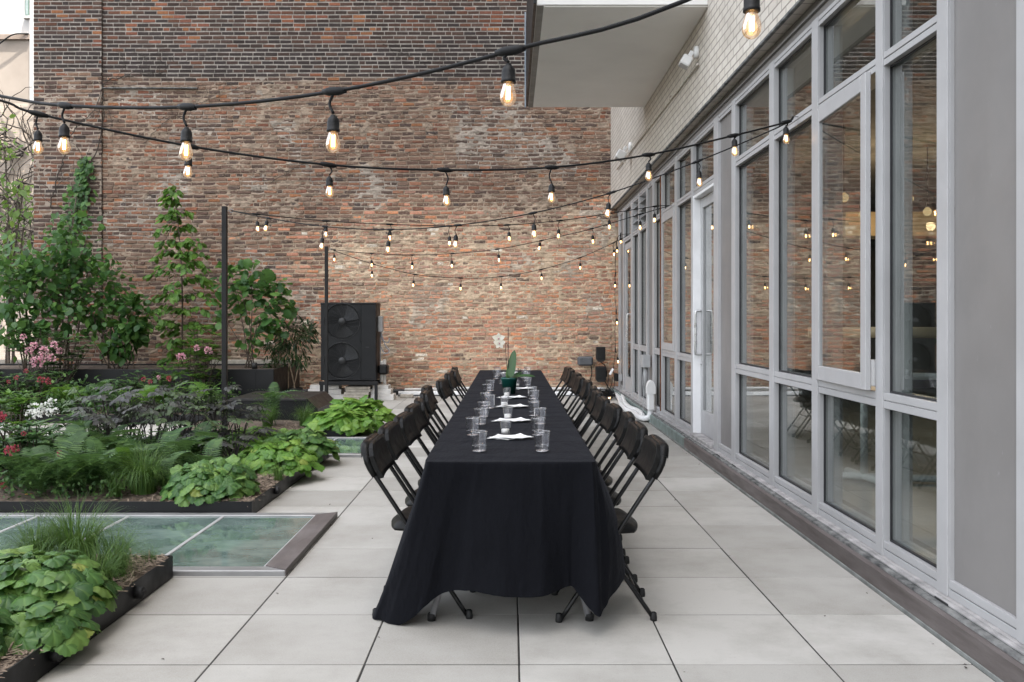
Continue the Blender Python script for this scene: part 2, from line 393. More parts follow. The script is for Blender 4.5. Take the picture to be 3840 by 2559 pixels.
# walk-on skylight glass, cloudy and green
m, t, out = nt('walk_on_glass'); b = nd(t, 'BsdfPrincipled', Roughness=.12); lk(t, b.outputs[0], out.inputs[0]); co = objco(t, (1, 1.8, 1))
n1 = noise(t, 2.1, 7, co, .68)
lk(t, mixc(t, mapr(t, n1, .34, .7, 0, 1), (.06, .10, .088), (.22, .29, .262)), b.inputs['Base Color'])
lk(t, mapr(t, noise(t, 5, 5, co), .3, .7, .015, .09), b.inputs['Roughness']); b.inputs['Specular IOR Level'].default_value = .75; M['skyglass'] = m
EXPO = 2.52; SKYSAT = .36
# ------------------------------------------------------------------ ground and paving
mb = MB(); mb.box((-60, -40, -.30), (14, 60, -.0025)); tag(mb.build('ground', M['joint']), kind='structure')
XK, YW = 1.832, 16.8
mb = MB()
xs = [-.576+.61*i for i in range(-18, 6)]; ys = [3.606+.611*j for j in range(-10, 23)]
for x0 in xs:
    for y0 in ys:
        x1 = min(x0+.61, XK-.006); y1 = min(y0+.611, YW-.36)
        if x1-x0 < .05 or y1-y0 < .05: continue
        if x0 < -1.9 and y0 < 2: continue
        dz = rng.uniform(-.0015, .0015)
        mb.box((x0+.0038+rng.uniform(-.001, .001), y0+.0040, -.045), (x1-.0038, y1-.0040, dz), .0016)
tag(mb.build('paving', M['pave']), kind='structure')
# ------------------------------------------------------------------ the old brick party wall
YB = YW
bw = thing('brick_building', 'old rough brick building whose end wall closes the back of the terrace', 'brick building', (-3.4, YB, 0))
PAL_CLEAN = np.array([(.040, .030, .028), (.052, .036, .032), (.075, .045, .036), (.033, .029, .030), (.060, .040, .036), (.11, .05, .034), (.085, .055, .045)])
PAL_RED = np.array([(.22, .085, .05), (.19, .075, .05), (.27, .115, .055), (.16, .07, .05)])
PAL_MID = np.array([(.125, .078, .058), (.15, .095, .07), (.085, .055, .045), (.175, .11, .078), (.06, .044, .039), (.20, .095, .06), (.13, .088, .068)])
PAL_LOW = np.array([(.40, .175, .105), (.35, .165, .11), (.42, .20, .115), (.30, .16, .115), (.43, .18, .09), (.25, .145, .11), (.36, .21, .14), (.23, .12, .085)])
def zone(x, z):
    # clean hard brick above, worn middle, pale repointed low part to the right
    wob = (fbm(np.asarray(x)*.55, np.asarray(z)*.55, 3)-.5)*1.1
    up = np.clip((z+wob*.45-5.72)/.22, 0, 1)
    px = np.clip((x+5.0+wob*1.2)/2.6, 0, 1)
    low = np.clip((3.75+wob+.10*np.asarray(x)-z)/1.1, 0, 1)*px
    return up, low
def course_wob(x, z, rough):
    return (vnoise(x*.8, z*.7, 11)-.5)*(.006+.030*rough)
def brick_skin(x0, x1, z0, z1, yf, pil, name):
    V = []; Q = []; C = []; S = []; n = 0
    rows = int((z1-z0)/.0768)
    for r in range(rows):
        zc = z0+r*.0768+.0384; head = (r % 7 == 3); x = x0-(r % 2)*.11-rng.uniform(0, .03)
        while x < x1:
            L = (.100 if head else .207)+rng.normal(0, .006)
            if not head and rng.random() < .05: L = .10
            a, b = max(x, x0), min(x+L, x1); x += L+.0135+rng.normal(0, .002)
            if b-a < .03: continue
            xm = (a+b)/2; up, low = zone(xm, zc)
            if pil: up = max(up, .35); low = 0
            rough = (1-up)*(.55+.45*fbm(xm*1.1, zc*1.1, 5))
            u = rng.random()
            if rng.random() < up:
                band = math.exp(-((zc-6.05)/.42)**2)
                pr = (.05+.26*float(fbm(xm*.7+3, zc*.9, 21) > .52)*(zc > 6.3))*(1-band)
                c = PAL_RED[rng.integers(4)] if u < pr else PAL_CLEAN[rng.integers(7)]
                if rng.random() < band*.75: c = PAL_CLEAN[3]*rng.uniform(.8, 1.2)
            elif rng.random() < low:
                c = PAL_LOW[rng.integers(8)]
                if u < .05: c = PAL_RED[rng.integers(4)]*1.25
                elif u < .075: c = np.array((.52, .48, .41))
                elif u < .13: c = PAL_MID[rng.integers(7)]
            else:
                c = PAL_MID[rng.integers(7)]
                if u < .07: c = PAL_RED[rng.integers(4)]*.8
                elif u < .15: c = PAL_CLEAN[rng.integers(7)]*1.2
                if pil and u > .5: c = PAL_CLEAN[rng.integers(7)]*1.25
            c = c*rng.uniform(.84, 1.16)*(1.12+.22*(1-up)+.34*low); c = c*.84+.16*np.array((.17, .105, .075))*(1-.45*up)*(1+.9*low+.15*(1-up))
            h = .0275-rng.uniform(0, .003); j = .0015+.0032*rough
            pr_ = rng.uniform(-.002, .004)+rough*rng.uniform(-.009, .008); ch = .003+.004*rough
            bx = np.array([(a, -h), (b, -h), (b, h), (a, h)])+rng.normal(0, j, (4, 2))
            wz = float(course_wob(xm, zc, rough)); cen = bx.mean(0)
            fr = cen+(bx-cen)*np.array([1-2*ch/(b-a), 1-ch/h])
            for (p, yy) in zip(bx, [yf+.03]*4): V.append((p[0], yy, zc+wz+p[1]))
            for p in bx: V.append((p[0], yf-pr_+ch, zc+wz+p[1]))
            for p in fr: V.append((p[0], yf-pr_+rng.normal(0, .0008+.002*rough), zc+wz+p[1]))
            for k in range(4):
                k2 = (k+1) % 4
                Q.append((n+k, n+k2, n+4+k2, n+4+k)); Q.append((n+4+k, n+4+k2, n+8+k2, n+8+k))
            Q.append((n+8, n+9, n+10, n+11)); n += 12
            C += [(c[0], c[1], c[2], 1)]*12; S += [min(1., rough*1.05)*(0.6+.4*low)]*12
    nb = len(Q)
    # mortar bed: recessed where the wall is sound, bulging over the bricks where it is not
    dx, dz = .017, .0125
    gx = np.arange(x0, x1+dx*.5, dx); gz = np.arange(z0, z1+dz*.5, dz); X, Z = np.meshgrid(gx, gz)
    up, low = zone(X, Z)
    if pil: up = np.maximum(up, .35); low = low*0
    rough = (1-up)*(.55+.45*fbm(X*1.1, Z*1.1, 5))
    ph = ((Z-course_wob(X, Z, rough)-z0)/.0768) % 1.0; joint = np.clip(1-np.minimum(ph, 1-ph)*5.5, 0, 1)
    bul = fbm(X*11, Z*18, 31, 4); big = fbm(X*1.6, Z*2.4, 41, 3)
    yv = yf+.007-rough*(.004*joint+.055*np.clip(bul-.53+.06*low+.14*joint+.55*(big-.5), -.2, 1))+rng.normal(0, .0006, X.shape)*rough
    yv = np.clip(yv, yf-.034, yf+.02)
    gy = np.array((.33, .305, .275)); be = np.array((.56, .43, .305)); mi_ = np.array((.30, .235, .18))
    lo3 = low[..., None]; up3 = up[..., None]
    mc = (mi_*(1-lo3)+be*lo3)*(1-up3)+gy*up3
    gmix = (fbm(X*1.3, Z*1.3, 77)[..., None] > .60)*(1-up3)*.35
    mc = mc*(1-gmix)+np.array((.38, .37, .345))*gmix
    mc = mc*(.65+.7*fbm(X*9, Z*9, 51))[..., None]
    nz, nx = X.shape; base = n; idx = base+np.arange(nx*nz).reshape(nz, nx)
    G = np.stack([idx[:-1, :-1], idx[:-1, 1:], idx[1:, 1:], idx[1:, :-1]], -1).reshape(-1, 4)
    Vall = np.vstack([np.array(V), np.stack([X, yv, Z], -1).reshape(-1, 3)])
    Call = np.vstack([np.array(C), np.concatenate([mc.reshape(-1, 3), np.ones((nx*nz, 1))], 1)])
    Sall = np.concatenate([np.array(S), np.zeros(nx*nz)])
    Qa = np.vstack([np.array(Q), G])
    return mk(name, Vall, Qa, [M['brick'], M['mortar']], bw, np.r_[np.zeros(nb, bool), np.ones(len(G), bool)],
              np.r_[np.zeros(nb), np.ones(len(G))], Call, Sall)
brick_skin(-7.5, 2.1, -.02, 7.65, YB, False, 'wall')
brick_skin(-8.74, -7.5, -.02, 7.65, YB-.05, True, 'pilaster')
mb = MB()
mb.box((-7.5, YB+.031, -.1), (2.1, YB+8, 7.65)); mb.box((-8.735, YB-.0195, -.1), (-7.505, YB+8, 7.65)); mb.box((2.1, YB+.0, 3.4), (12, YB+8, 7.65))
mb.box((-8.74, YB+.012, 7.65), (12, YB+8, 26)); mb.build('upper_wall', M['upbrick'], bw)
mb = MB(); mb.box((-7.5, YB-.05, 5.60), (-5.75, YB+.02, 5.622), .004); mb.build('ledge', M['tar'], bw)
mb = MB(); mb.box((-6.0, YB-.14, -.04), (1.9, YB-.0, .085), .02); mb.build('wall_base_flashing', M['dark'], bw)
# ------------------------------------------------------------------ the glazed building on the right
XF, XG = 1.92, 1.965                       # frame face, glass
fb = thing('glazed_building', 'cream brick building with tall grey framed windows along the right side', 'building', (1.9, 6, 0))
mb = MB(); mb.box((1.84, -22, 3.40), (2.2, YB-.02, 52)); mb.build('upper_wall', M['whitebrick'], fb)  # unseen height and near end stretched to keep the sun off the courtyard
mb = MB(); mb.box((1.832, -6, 3.375), (1.862, YB-.03, 3.399), .004); mb.build('lintel', M['tar'], fb)
mb = MB(); mb.box((1.95, -6, 3.252), (2.2, YB-.03, 3.398)); mb.box((1.93, -6, 3.32), (1.9495, YB-.03, 3.335)); mb.build('fascia', M['panel'], fb)
# base: bronze upstand, sealant, ledge
mb = MB(); mb.prism([(XK, -.045), (XK, .105), (XK+.012, .113), (XK+.026, .116), (2.3, .116), (2.3, -.045)], 1, -6, 9.66); mb.build('bronze_upstand', M['bronze'], fb)
mb = MB(); mb.prism([(XK, -.045), (XK, .105), (XK+.012, .113), (XK+.026, .116), (2.3, .116), (2.3, -.045)], 1, 9.664, YB-.06); mb.build('stone_upstand', M['patina'], fb)
mb = MB(); mb.box((XK-.005, -6, -.03), (XK+.002, YB-.1, .016), .002); mb.build('base_strip', simple('dull_base_strip', (.19, .20, .19), .7, .35, 7, 0, .2, 80), fb)
# wavy flaking strip between upstand and sill
yy = np.arange(-6, YB-.1, .05); wv = .006*(fbm(yy*3, yy*0, 9)-.5); V = []; 
for i, y in enumerate(yy):
    a = XK+.020+wv[i]; V += [(a, y, .1165), (a+.002, y, .1265+wv[i]*.5), (XF-.03+wv[i]*2, y, .1285), (XF-.03+wv[i]*2, y, .1165)]
Q = [(4*i+k, 4*i+4+k, 4*i+5+k, 4*i+1+k) for i in range(len(yy)-1) for k in range(3)]
mk('sealant_strip', V, np.array(Q), M['tar'], fb)
mb = MB(); mb.box((XF-.042, -6, .1295), (2.2, YB-.1, .142), .003); mb.box((XF-.022, -6, .1423), (2.2, YB-.1, .1455), .001); mb.build('sill_ledge', M['ledge'], fb)
MUL = [(-6, -5.9), (-4.05, -3.95), (-2.0, -1.9), (0.0, .09), (1.25, 1.34), (2.35, 2.44), (3.36, 3.46), (4.004, 4.106), (4.705, 4.794), (5.70, 5.81), (6.653, 6.765), (7.80, 7.92), (8.435, 8.615), (9.60, 9.70),
       (10.53, 10.67), (11.55, 11.69), (12.19, 12.35), (12.80, 12.90), (13.60, 13.71), (14.35, 14.56), (15.45, 15.57), (16.06, 16.22)]
KINDS = ['win', 'win', 'win', 'win', 'win', 'win', 'panel', 'win', 'sash', 'win', 'win', 'panel', 'door', 'win', 'fixed_sash', 'win', 'panel', 'louvre', 'louvre', 'door2', 'panel']
UPZ = (2.665, 2.735); LOZ = (.905, .985); HD = (3.19, 3.251); SL = (.146, .222)
for i, (a, b) in enumerate(MUL):
    mb = MB(); mb.box((XF-.006, a, .1462), (XF+.012, b, 3.2505), .002)
    mb.box((XF+.0122, a+.008, .1462), (2.075, b-.008, 3.2505), .002)
    if b-a > .15 and i != 12: pass
    mb.build('mullion', M['alu'], fb)
def rail(mb, a, b, z, face=0.0):            # a horizontal bar with the groove of a pressure plate
    zm = (z[0]+z[1])/2; e = .0012
    mb.box((XF+face, a+e, z[0]), (XF+.014+face, b-e, zm-.003), .0015); mb.box((XF+face, a+e, zm+.003), (XF+.014+face, b-e, z[1]), .0015)
    mb.box((XF+.010+face, a+e+.0005, z[0]+.002), (2.06, b-e-.0005, z[1]-.002))
def stiles(mb, a, b, z0=.150):             # slim uprights that tie the bars together
    for y0, y1 in ((a+.0004, a+.006), (b-.006, b-.0004)): mb.box((XF+.004, y0, z0), (2.05, y1, 3.247))
def pane(par, a, b, z0, z1, x=XG):
    g = MB(); g.box((x, a-.004, z0-.004), (x+.020, b+.004, z1+.004)); g.build('pane', M['glass'], par)
    k = MB(); w = .009                      # dark gasket round the pane
    k.box((x-.014, a+.0002, z0), (x-.001, a+w, z1)); k.box((x-.014, b-w, z0), (x-.001, b-.0002, z1))
    k.box((x-.014, a+w, z0), (x-.001, b-w, z0+w)); k.box((x-.014, a+w, z1-w), (x-.001, b-w, z1)); k.build('gasket', M['dark'], par)
for i, kd in enumerate(KINDS):
    a, b = MUL[i][1], MUL[i+1][0]
    hd = MB()
    if kd in ('win', 'sash', 'fixed_sash', 'louvre'):
        w = MB(); rail(w, a, b, HD); rail(w, a, b, SL); rail(w, a, b, UPZ); rail(w, a, b, LOZ); stiles(w, a, b); wo = w.build('window', M['alu'], fb)
        if kd != 'louvre': pane(wo, a, b, UPZ[1], HD[0])
        else:
            l = MB()
            n = 4; hh = (HD[0]-UPZ[1])/n
            for k in range(n):
                z = UPZ[1]+k*hh; th = .006
                l.prism([(XF+.004, z+.012), (XF+.004, z+.012+th), (XF+.10, z+hh*.88), (XF+.10, z+hh*.88-th)], 1, a+.001, b-.001)
            l.box((XF+.13, a, UPZ[1]), (XF+.14, b, HD[0])); l.build('louvre', M['alu'], wo)
        if kd in ('win', 'louvre'): pane(wo, a, b, LOZ[1], UPZ[0])
        pane(wo, a, b, SL[1], LOZ[0])
        if kd in ('sash', 'fixed_sash'):
            op = kd == 'sash'; s = thing('x', None, None) if False else None
            L = b-a-.006; H0, H1 = LOZ[1]+.004, UPZ[0]-.004; ang = R(2.3) if op else 0
            Mx = Matrix.Translation(Vector((XF-.008 if op else XF-.002, b-.003, 0)))@Matrix.Rotation(-ang, 4, 'Z')
            f = MB(); fw = .075
            for lo, hi in (((-.014, -fw, H0), (.016, -.001, H1)), ((-.014, -L, H0), (.016, -L+fw, H1)), ((-.014, -L+fw+.0005, H0), (.016, -fw-.0005, H0+fw+.012)), ((-.014, -L+fw+.0005, H1-fw-.012), (.016, -fw-.0005, H1))):
                f.box(lo, hi, .003, 0, Mx)
            fo = f.build('sash', M['alu'], wo)
            g = MB(); g.box((-.002, -L+fw-.004, H0+fw+.008), (.014, -fw+.004, H1-fw-.008), 0, 0, Mx)
            if op:                          # sub-sub levels are not used: the sash glass belongs to the window
                g.build('sash_pane', M['glass'], wo)
                h = MB(); h.box((XF-.02, a+.03, H0+.02), (XF+.02, a+.06, H0+.16), .004); h.build('stay', M['alu_bright'], wo)
            else: g.build('sash_pane', M['glass'], wo)
    elif kd == 'panel':
        w = MB(); rail(w, a, b, HD); rail(w, a, b, SL); stiles(w, a, b); wo = w.build('panel_frame', M['alu'], fb)
        p = MB(); p.box((XF+.022, a+.0005, SL[1]-.002), (XF+.05, b-.0005, HD[0]+.002)); p.build('infill_panel', M['panel'], wo)
    else:
        w = MB(); rail(w, a, b, HD); rail(w, a, b, (2.66, 2.735)); stiles(w, a, b, 2.67); wo = w.build('door_frame', M['alu'], fb)
        pane(wo, a, b, 2.735, HD[0])
        xr = XF+.075 if kd == 'door' else XF+.012   # the near door sits back in its frame
        j = MB()
        if kd == 'door':
            j.box((XF-.004, b-.012, .17), (xr+.05, b-.0006, 2.659), .002); j.box((XF-.004, a+.0006, .17), (xr+.05, a+.010, 2.659), .002); j.box((XF+.0, a+.011, 2.63), (xr+.05, b-.013, 2.6585), .002)
            j.build('jamb', M['alu_bright'], wo)
        d = MB(); a2, b2 = a+.014, b-.016; st = .095
        d.box((xr, a2, .175), (xr+.045, a2+st, 2.625), .003); d.box((xr, b2-st, .175), (xr+.045, b2, 2.625), .003)
        d.box((xr, a2+st+.0005, .175), (xr+.045, b2-st-.0005, .42), .003); d.box((xr, a2+st+.0005, 2.52), (xr+.045, b2-st-.0005, 2.625), .003)
        do = d.build('door', M['alu'], fb)
        g = MB(); g.box((xr+.018, a2+st-.005, .415), (xr+.026, b2-st+.005, 2.525)); g.build('pane', M['glass'], do)
        for sgn in (-1, 1):                 # pull handles back to back
            x0 = xr if sgn < 0 else xr+.045; yh = b2-st*.5 if kd == 'door' else a2+st*.5
            x1 = x0+sgn*.065; t = MB()
            t.tube(catmull([(x0, yh, 1.0), (x1-sgn*.02, yh, 1.0), (x1, yh, 1.025), (x1, yh, 1.22), (x1, yh, 1.425), (x1-sgn*.02, yh, 1.45), (x0, yh, 1.45)], 5), .013, 8)
            t.build('handle', M['steelpull'], do)
        t = MB(); t.lathe([(.0, -.012), (.014, -.012), (.014, .0), (0, .0)], (0, 0, 0), 10, 0, Matrix.Translation(Vector((xr, b2-st*.5, .9)))@Matrix.Rotation(R(90), 4, 'Y')); t.build('lock', M['steelpull'], do)
        s = MB(); s.box((XF-.035, a+.001, .1462), (xr+.06, b-.001, .172), .003); s.box((XF-.02, a+.001, .1722), (XF+.03, b-.001, .1765), .001); s.build('threshold', M['ledge'], wo)
for y in (3.92, 3.05, 7.62, 8.2):           # weep covers along the sill
    mb = MB(); mb.box((XF-.0465, y, .131), (XF-.0422, y+.12, .1405), .001); mb.build('weep_cover', M['dark'], fb)
mb = MB(); mb.tube([(XF-.012, 11.62, .2), (XF-.013, 11.62, 1.2), (XF-.012, 11.615, 2.3), (XF-.012, 11.62, 3.2)], .009, 5); mb.build('rust_streaked_rod', simple('rust', (.16, .06, .025), .9, .5, 25), fb)
# room behind the glass
mb = MB()
mb.box((2.3, -6, .02), (8.2, YB-.07, .115)); mb.build('room_floor', simple('room_floor', (.24, .255, .245), .4, .12, 1.5), fb)
mb = MB(); mb.box((8.2, -6, .02), (8.4, YB-.07, 3.4)); mb.box((2.21, -6.2, .02), (8.4, -6.0005, 3.4)); mb.box((2.31, YB-.069, .1151), (8.4, YB-.02, 3.4)); mb.build('room_wall', simple('room_wall', (.14, .14, .135), .9), fb)
mb = MB(); mb.box((2.2001, -6, 3.3), (8.2, YB-.07, 3.399)); mb.box((2.2, -6, 3.40), (12, YB-.02, 3.6)); mb.build('room_ceiling', simple('room_ceiling', (.2, .2, .195), .9), fb)
mb = MB(); mb.box((4.4, 12.0, 2.46), (7.6, 12.5, 2.78), .01); mb.build('room_beam', simple('buff_beam', (.70, .56, .36), .8), fb)
# balcony
mb = MB(); mb.box((.245, 8.51, 4.292), (1.8395, 12.6, 4.50), .004); bo = mb.build('balcony', M['white'], fb)
mb = MB(); mb.box((.31, 8.53, 4.280), (1.8392, 12.56, 4.2915)); mb.build('soffit', M['soffit'], bo)
mb = MB(); mb.box((.246, 8.513, 4.284), (.3095, 12.598, 4.2915)); mb.build('drip_edge', simple('soffit_edge', (.25, .235, .22), .8), bo)
mb = MB(); mb.box((.215, 8.50, 4.30), (.2445, 12.58, 5.5), .003); mb.box((.2148, 12.585, 4.30), (1.83, 12.615, 5.5), .003); mb.build('railing', M['blackmetal'], bo)
mb = MB(); mb.box((.195, 12.59, 4.29), (.2146, 12.62, 5.6), .003); mb.build('corner_post', simple('blue_grey_post', (.22, .26, .30), .5), bo)
# conduit and lamps on the cream wall
cd = MB(); cd.tube([(1.822, 15.6, 3.93), (1.822, 13.0, 3.90), (1.822, 10.0, 3.86), (1.822, 8.9, 3.85)], .012, 6)
for y in (14.6, 12.2, 10.4): cd.box((1.81, y, 3.868), (1.8395, y+.03, 3.915), .003)
cd.build('conduit', M['whitebrick'], fb)
def flood(loc, label, s=1.0):
    o = thing('wall_lamp', label, 'wall lamp', loc, 'lamps on the cream brick wall')
    x, y, z = loc; m_ = MB(); m_.lathe([(0, 0), (.055*s, 0), (.06*s, .01), (.055*s, .04), (0, .045)], (0, 0, 0), 16, 0, Matrix.Translation(Vector((1.838, y, z)))@Matrix.Rotation(R(-90), 4, 'Y')); m_.build('base', M['plasticwhite'], o)
    m_ = MB(); Mx = Matrix.Translation(Vector((1.838-.12*s, y+.01, z-.09*s)))@Matrix.Rotation(R(28), 4, 'Y')
    m_.box((-.05*s, -.07*s, -.05*s), (.05*s, .07*s, .05*s), .012, 0, Mx); m_.box((-.012, -.012, .05*s), (.03, .012, .12*s), .004, 0, Mx); m_.build('head', M['plasticwhite'], o)
    m_ = MB(); m_.box((-.042*s, -.062*s, -.054*s), (.042*s, .062*s, -.051*s), .001, 0, Mx); m_.build('lens', M['lightbox'], o)
flood((1.838, 13.9, 3.98), 'white security lamp on the cream brick wall, the farther one near the back corner', 1.35)
flood((1.838, 8.95, 3.98), 'white security lamp on the cream brick wall under the balcony, the nearer one')
# ------------------------------------------------------------------ folding tables and the cloth
TT, TX = .748, .365
for k, (y0, lab) in enumerate(((3.97, 'grey legged folding table under the near end of the black cloth'),)):
    o = thing('folding_table', lab, 'table', (0, y0+1.2, 0))
    m_ = MB(); m_.box((-.355, y0, .70), (.355, y0+2.42, .738), .01); m_.build('tabletop', M['white'], o)
    for ye in (y0+.18, y0+2.2):
        for sx in (-1, 1):
            m_ = MB(); m_.tube([(sx*.27, ye, .70), (sx*.25, ye, .40), (sx*.355, ye-.02, .012)], .015, 8); lg = m_.build('leg', M['greytube'], o)
            m_ = MB(); m_.lathe([(0, 0), (.019, 0), (.019, .03), (.0155, .035)], (sx*.357, ye-.02, 0), 10); m_.build('foot_cap', M['rubber'], lg)
        m_ = MB(); m_.tube([(-.25, ye, .40), (.25, ye, .40)], .012, 8); m_.build('crossbar', M['greytube'], o)
for y0, lab in ((6.43, 'folding table under the middle of the black cloth'), (8.66, 'folding table under the far end of the black cloth')):
    o = thing('folding_table', lab, 'table', (0, y0+1.2, 0))
    m_ = MB(); m_.box((-.355, y0, .70), (.355, y0+2.2, .738), .01); m_.build('tabletop', M['white'], o)
    for ye in (y0+.2, y0+2.0):
        for sx in (-1, 1):
            m_ = MB(); m_.tube([(sx*.27, ye, .70), (sx*.25, ye, .40), (sx*.33, ye-.02, .0)], .015, 8); m_.build('leg', M['greytube'], o)
# cloth: perimeter columns from the far left round the near end to the far right
cols_ = [((-TX, 11.1), (-.41, 11.1, .30)), ((-TX, 9.5), (-.40, 9.5, .28)), ((-TX, 8.0), (-.42, 8.0, .31)), ((-TX, 6.6), (-.405, 6.6, .28)), ((-TX, 5.4), (-.42, 5.4, .30)), ((-TX, 4.7), (-.46, 4.75, .26)),
         ((-TX, 4.25), (-.555, 4.36, .12)), ((-TX, 4.02), (-.628, 4.17, .012)), ((-.35, 3.945), (-.585, 4.11, .008)), ((-.30, 3.94), (-.505, 4.05, .004)), ((-.245, 3.94), (-.40, 4.02, .075)), ((-.19, 3.94), (-.30, 4.02, .155)), ((-.12, 3.94), (-.19, 3.96, .186)),
         ((-.04, 3.94), (-.07, 3.92, .180)), ((.05, 3.94), (.04, 3.90, .174)), ((.14, 3.94), (.145, 3.915, .180)), ((.22, 3.94), (.215, 3.96, .192)), ((.28, 3.94), (.268, 3.975, .20)), ((.325, 3.94), (.315, 3.93, .15)), ((.35, 3.945), (.372, 3.90, .095)),
         ((TX, 4.02), (.445, 3.99, .16)), ((TX, 4.25), (.52, 4.22, .22)), ((TX, 4.7), (.44, 4.7, .28)), ((TX, 5.4), (.415, 5.4, .30)), ((TX, 6.6), (.41, 6.6, .28)), ((TX, 8.0), (.42, 8.0, .30)), ((TX, 9.5), (.405, 9.5, .28)), ((TX, 11.1), (.41, 11.1, .3))]
topc = catmull([(*c[0], TT) for c in cols_], 9); botc = catmull([c[1] for c in cols_], 9)
nc = len(topc); T = 26; V = []
topc[:, 0] = np.clip(topc[:, 0], -TX, TX); topc[:, 1] = np.clip(topc[:, 1], 3.94, 11.1)
cen = np.array([0, 7.5, 0])
for i in range(nc):
    p, q = topc[i], botc[i]; out = norm(np.array([q[0]-p[0], q[1]-p[1], 0])+np.array([p[0]*1.0, (p[1]-7.5)*.02 if abs(p[0]) > .36 else -.35, 0]))
    for k in range(T+1):
        t = k/T
        if k < 3:                           # rounded table edge
            a_ = t*T/3*math.pi/2; P = p+out*(.010*math.sin(a_))-np.array([0, 0, .010*(1-math.cos(a_))])
        else:
            tt = (t-3/T)/(1-3/T); wl = min(1, max(0, (-q[0]-.18)/.25)); wl = wl*wl*(3-2*wl); s = tt**(.9+.22*wl); hz = p+out*.010-np.array([0, 0, .010])
            P = hz*(1-s)+q*s; P[2] = (TT-.010)*(1-tt)+q[2]*tt
            fold = (fbm(np.array([i*.16]), np.array([tt*.8]), 14)[0]-.5)*.045+math.sin(i*.9)*.0015
            P = P+out*(fold*math.sin(math.pi*min(1, tt*.62))*tt**.4)+out*.020*math.sin(math.pi*tt)*(1.3 if p[0] > .36 else .4-.3*wl)
            for cx_ in (-.13, .13): P = P+out*.0040*math.exp(-((p[0]-cx_)/.010)**2)
            P = P+out*.0030*(math.exp(-((tt-.45)/.02)**2)+.8*(tt > .955))
            P = P+out*.006*(fbm(np.array([i*.22]), np.array([tt*4.]), 4)[0]-.5)
        V.append(P)
Q = [(i*(T+1)+k, (i+1)*(T+1)+k, (i+1)*(T+1)+k+1, i*(T+1)+k+1) for i in range(nc-1) for k in range(T)]
V = np.array(V); V[:, 2] = np.maximum(V[:, 2], .004)
gx = np.linspace(-TX, TX, 19); gy = np.unique(np.r_[np.linspace(3.94, 11.1, 260)]); X, Y = np.meshgrid(gx, gy)
cre = sum(np.exp(-((Y-y_-.03*np.sin(X*5+y_))/.012)**2) for y_ in (4.62, 5.18, 5.76, 6.37, 6.95, 7.6, 8.4, 9.3, 10.1))
edge = np.clip((TX-np.abs(X))/.02, 0, 1)*np.clip((Y-3.94)/.03, 0, 1)
Z = TT+edge*(.0045*cre*(.5+fbm(X*3, Y*2, 3))+.002*(fbm(X*5, Y*3.2, 8)-.5))
n0 = len(V); idx = n0+np.arange(X.size).reshape(X.shape)
G = np.stack([idx[:-1, :-1], idx[:-1, 1:], idx[1:, 1:], idx[1:, :-1]], -1).reshape(-1, 4)
Vc = np.vstack([V, np.stack([X, Y, Z], -1).reshape(-1, 3)])
cl = mk('tablecloth', Vc, np.vstack([np.array(Q), G]), M['cloth'], None, True)
tag(cl, 'long black tablecloth draped over the banquet table, one front corner trailing on the paving', 'tablecloth')
# ------------------------------------------------------------------ folding chairs
ch = thing('folding_chair', 'x', 'chair', (0, 0, 0), 'black folding chairs along the table')
fr = MB()
def ux(z): return .212-.460*z/.70 if z < .68 else -.2349-.032*(1-math.exp(-(z-.68)/.055))
sideP = [(ux(z), .205, z) for z in (.012, .2, .42, .58, .68)]
left = sideP+[(ux(.725), .203, .725), (ux(.762), .188, .762), (ux(.785), .155, .785), (ux(.79), .11, .79)]
path = [np.array(p) for p in left]+[np.array((ux(.79), 0, .79))]+[np.array((p[0], -p[1], p[2])) for p in left[::-1]]
fr.tube(catmull(path, 4), .0105, 8)
fr.tube([(ux(.19), .205, .19), (ux(.19), -.205, .19)], .0075, 8)
f1 = fr.build('front_frame', M['chairtube'], ch)
for sy in (-1, 1):
    m_ = MB(); m_.lathe([(0, 0), (.0155, 0), (.0165, .010), (.0145, .036), (.0112, .040)], (.212, sy*.205, 0), 12); m_.build('foot_cap', M['rubber'], f1)
fr = MB()
for sy in (-1, 1):
    fr.tube(catmull([(-.215, sy*.182, .012), (-.09, sy*.182, .19), (.035, sy*.182, .36), (.11, sy*.182, .425)], 4), .0100, 8)
    fr.box((-.03, sy*.194-.003, .33), (-.008, sy*.194+.003, .435), .002)
fr.tube([(-.150, .182, .105), (-.150, -.182, .105)], .0075, 8); fr.tube([(-.06, .182, .235), (-.06, -.182, .235)], .0075, 8)
f2 = fr.build('rear_frame', M['chairtube'], ch)
for sy in (-1, 1):
    m_ = MB(); m_.lathe([(0, 0), (.0155, 0), (.0165, .010), (.014, .034), (.0105, .038)], (-.217, sy*.182, 0), 12); m_.build('foot_cap', M['rubber'], f2)
# moulded seat: dished, rounded plan, turned-down lip
st_ = []; nu, nv = 17, 15
for i in range(nu):
    u = -1+2*i/(nu-1)
    for j in range(nv):
        v = -1+2*j/(nv-1)
        ru = u*math.sqrt(1-.30*v*v); rv = v*math.sqrt(1-.34*u*u)
        z = .448-.012*(1-u*u)*(1-v*v)-.034*max(0, max(abs(u), abs(v))-.78)/.22*max(abs(u), abs(v))+.006*u
        st_.append((.050+ru*.215, rv*.225, z))
st_ = np.array(st_); bot = st_-np.array([0, 0, .012]); idx = np.arange(nu*nv).reshape(nu, nv)
G = np.stack([idx[:-1, :-1], idx[1:, :-1], idx[1:, 1:], idx[:-1, 1:]], -1).reshape(-1, 4)
rim = np.r_[idx[0, :], idx[1:, -1], idx[-1, -2::-1], idx[-2:0:-1, 0]]; nn = nu*nv
Rm = [(rim[k], rim[(k+1) % len(rim)], nn+rim[(k+1) % len(rim)], nn+rim[k]) for k in range(len(rim))]
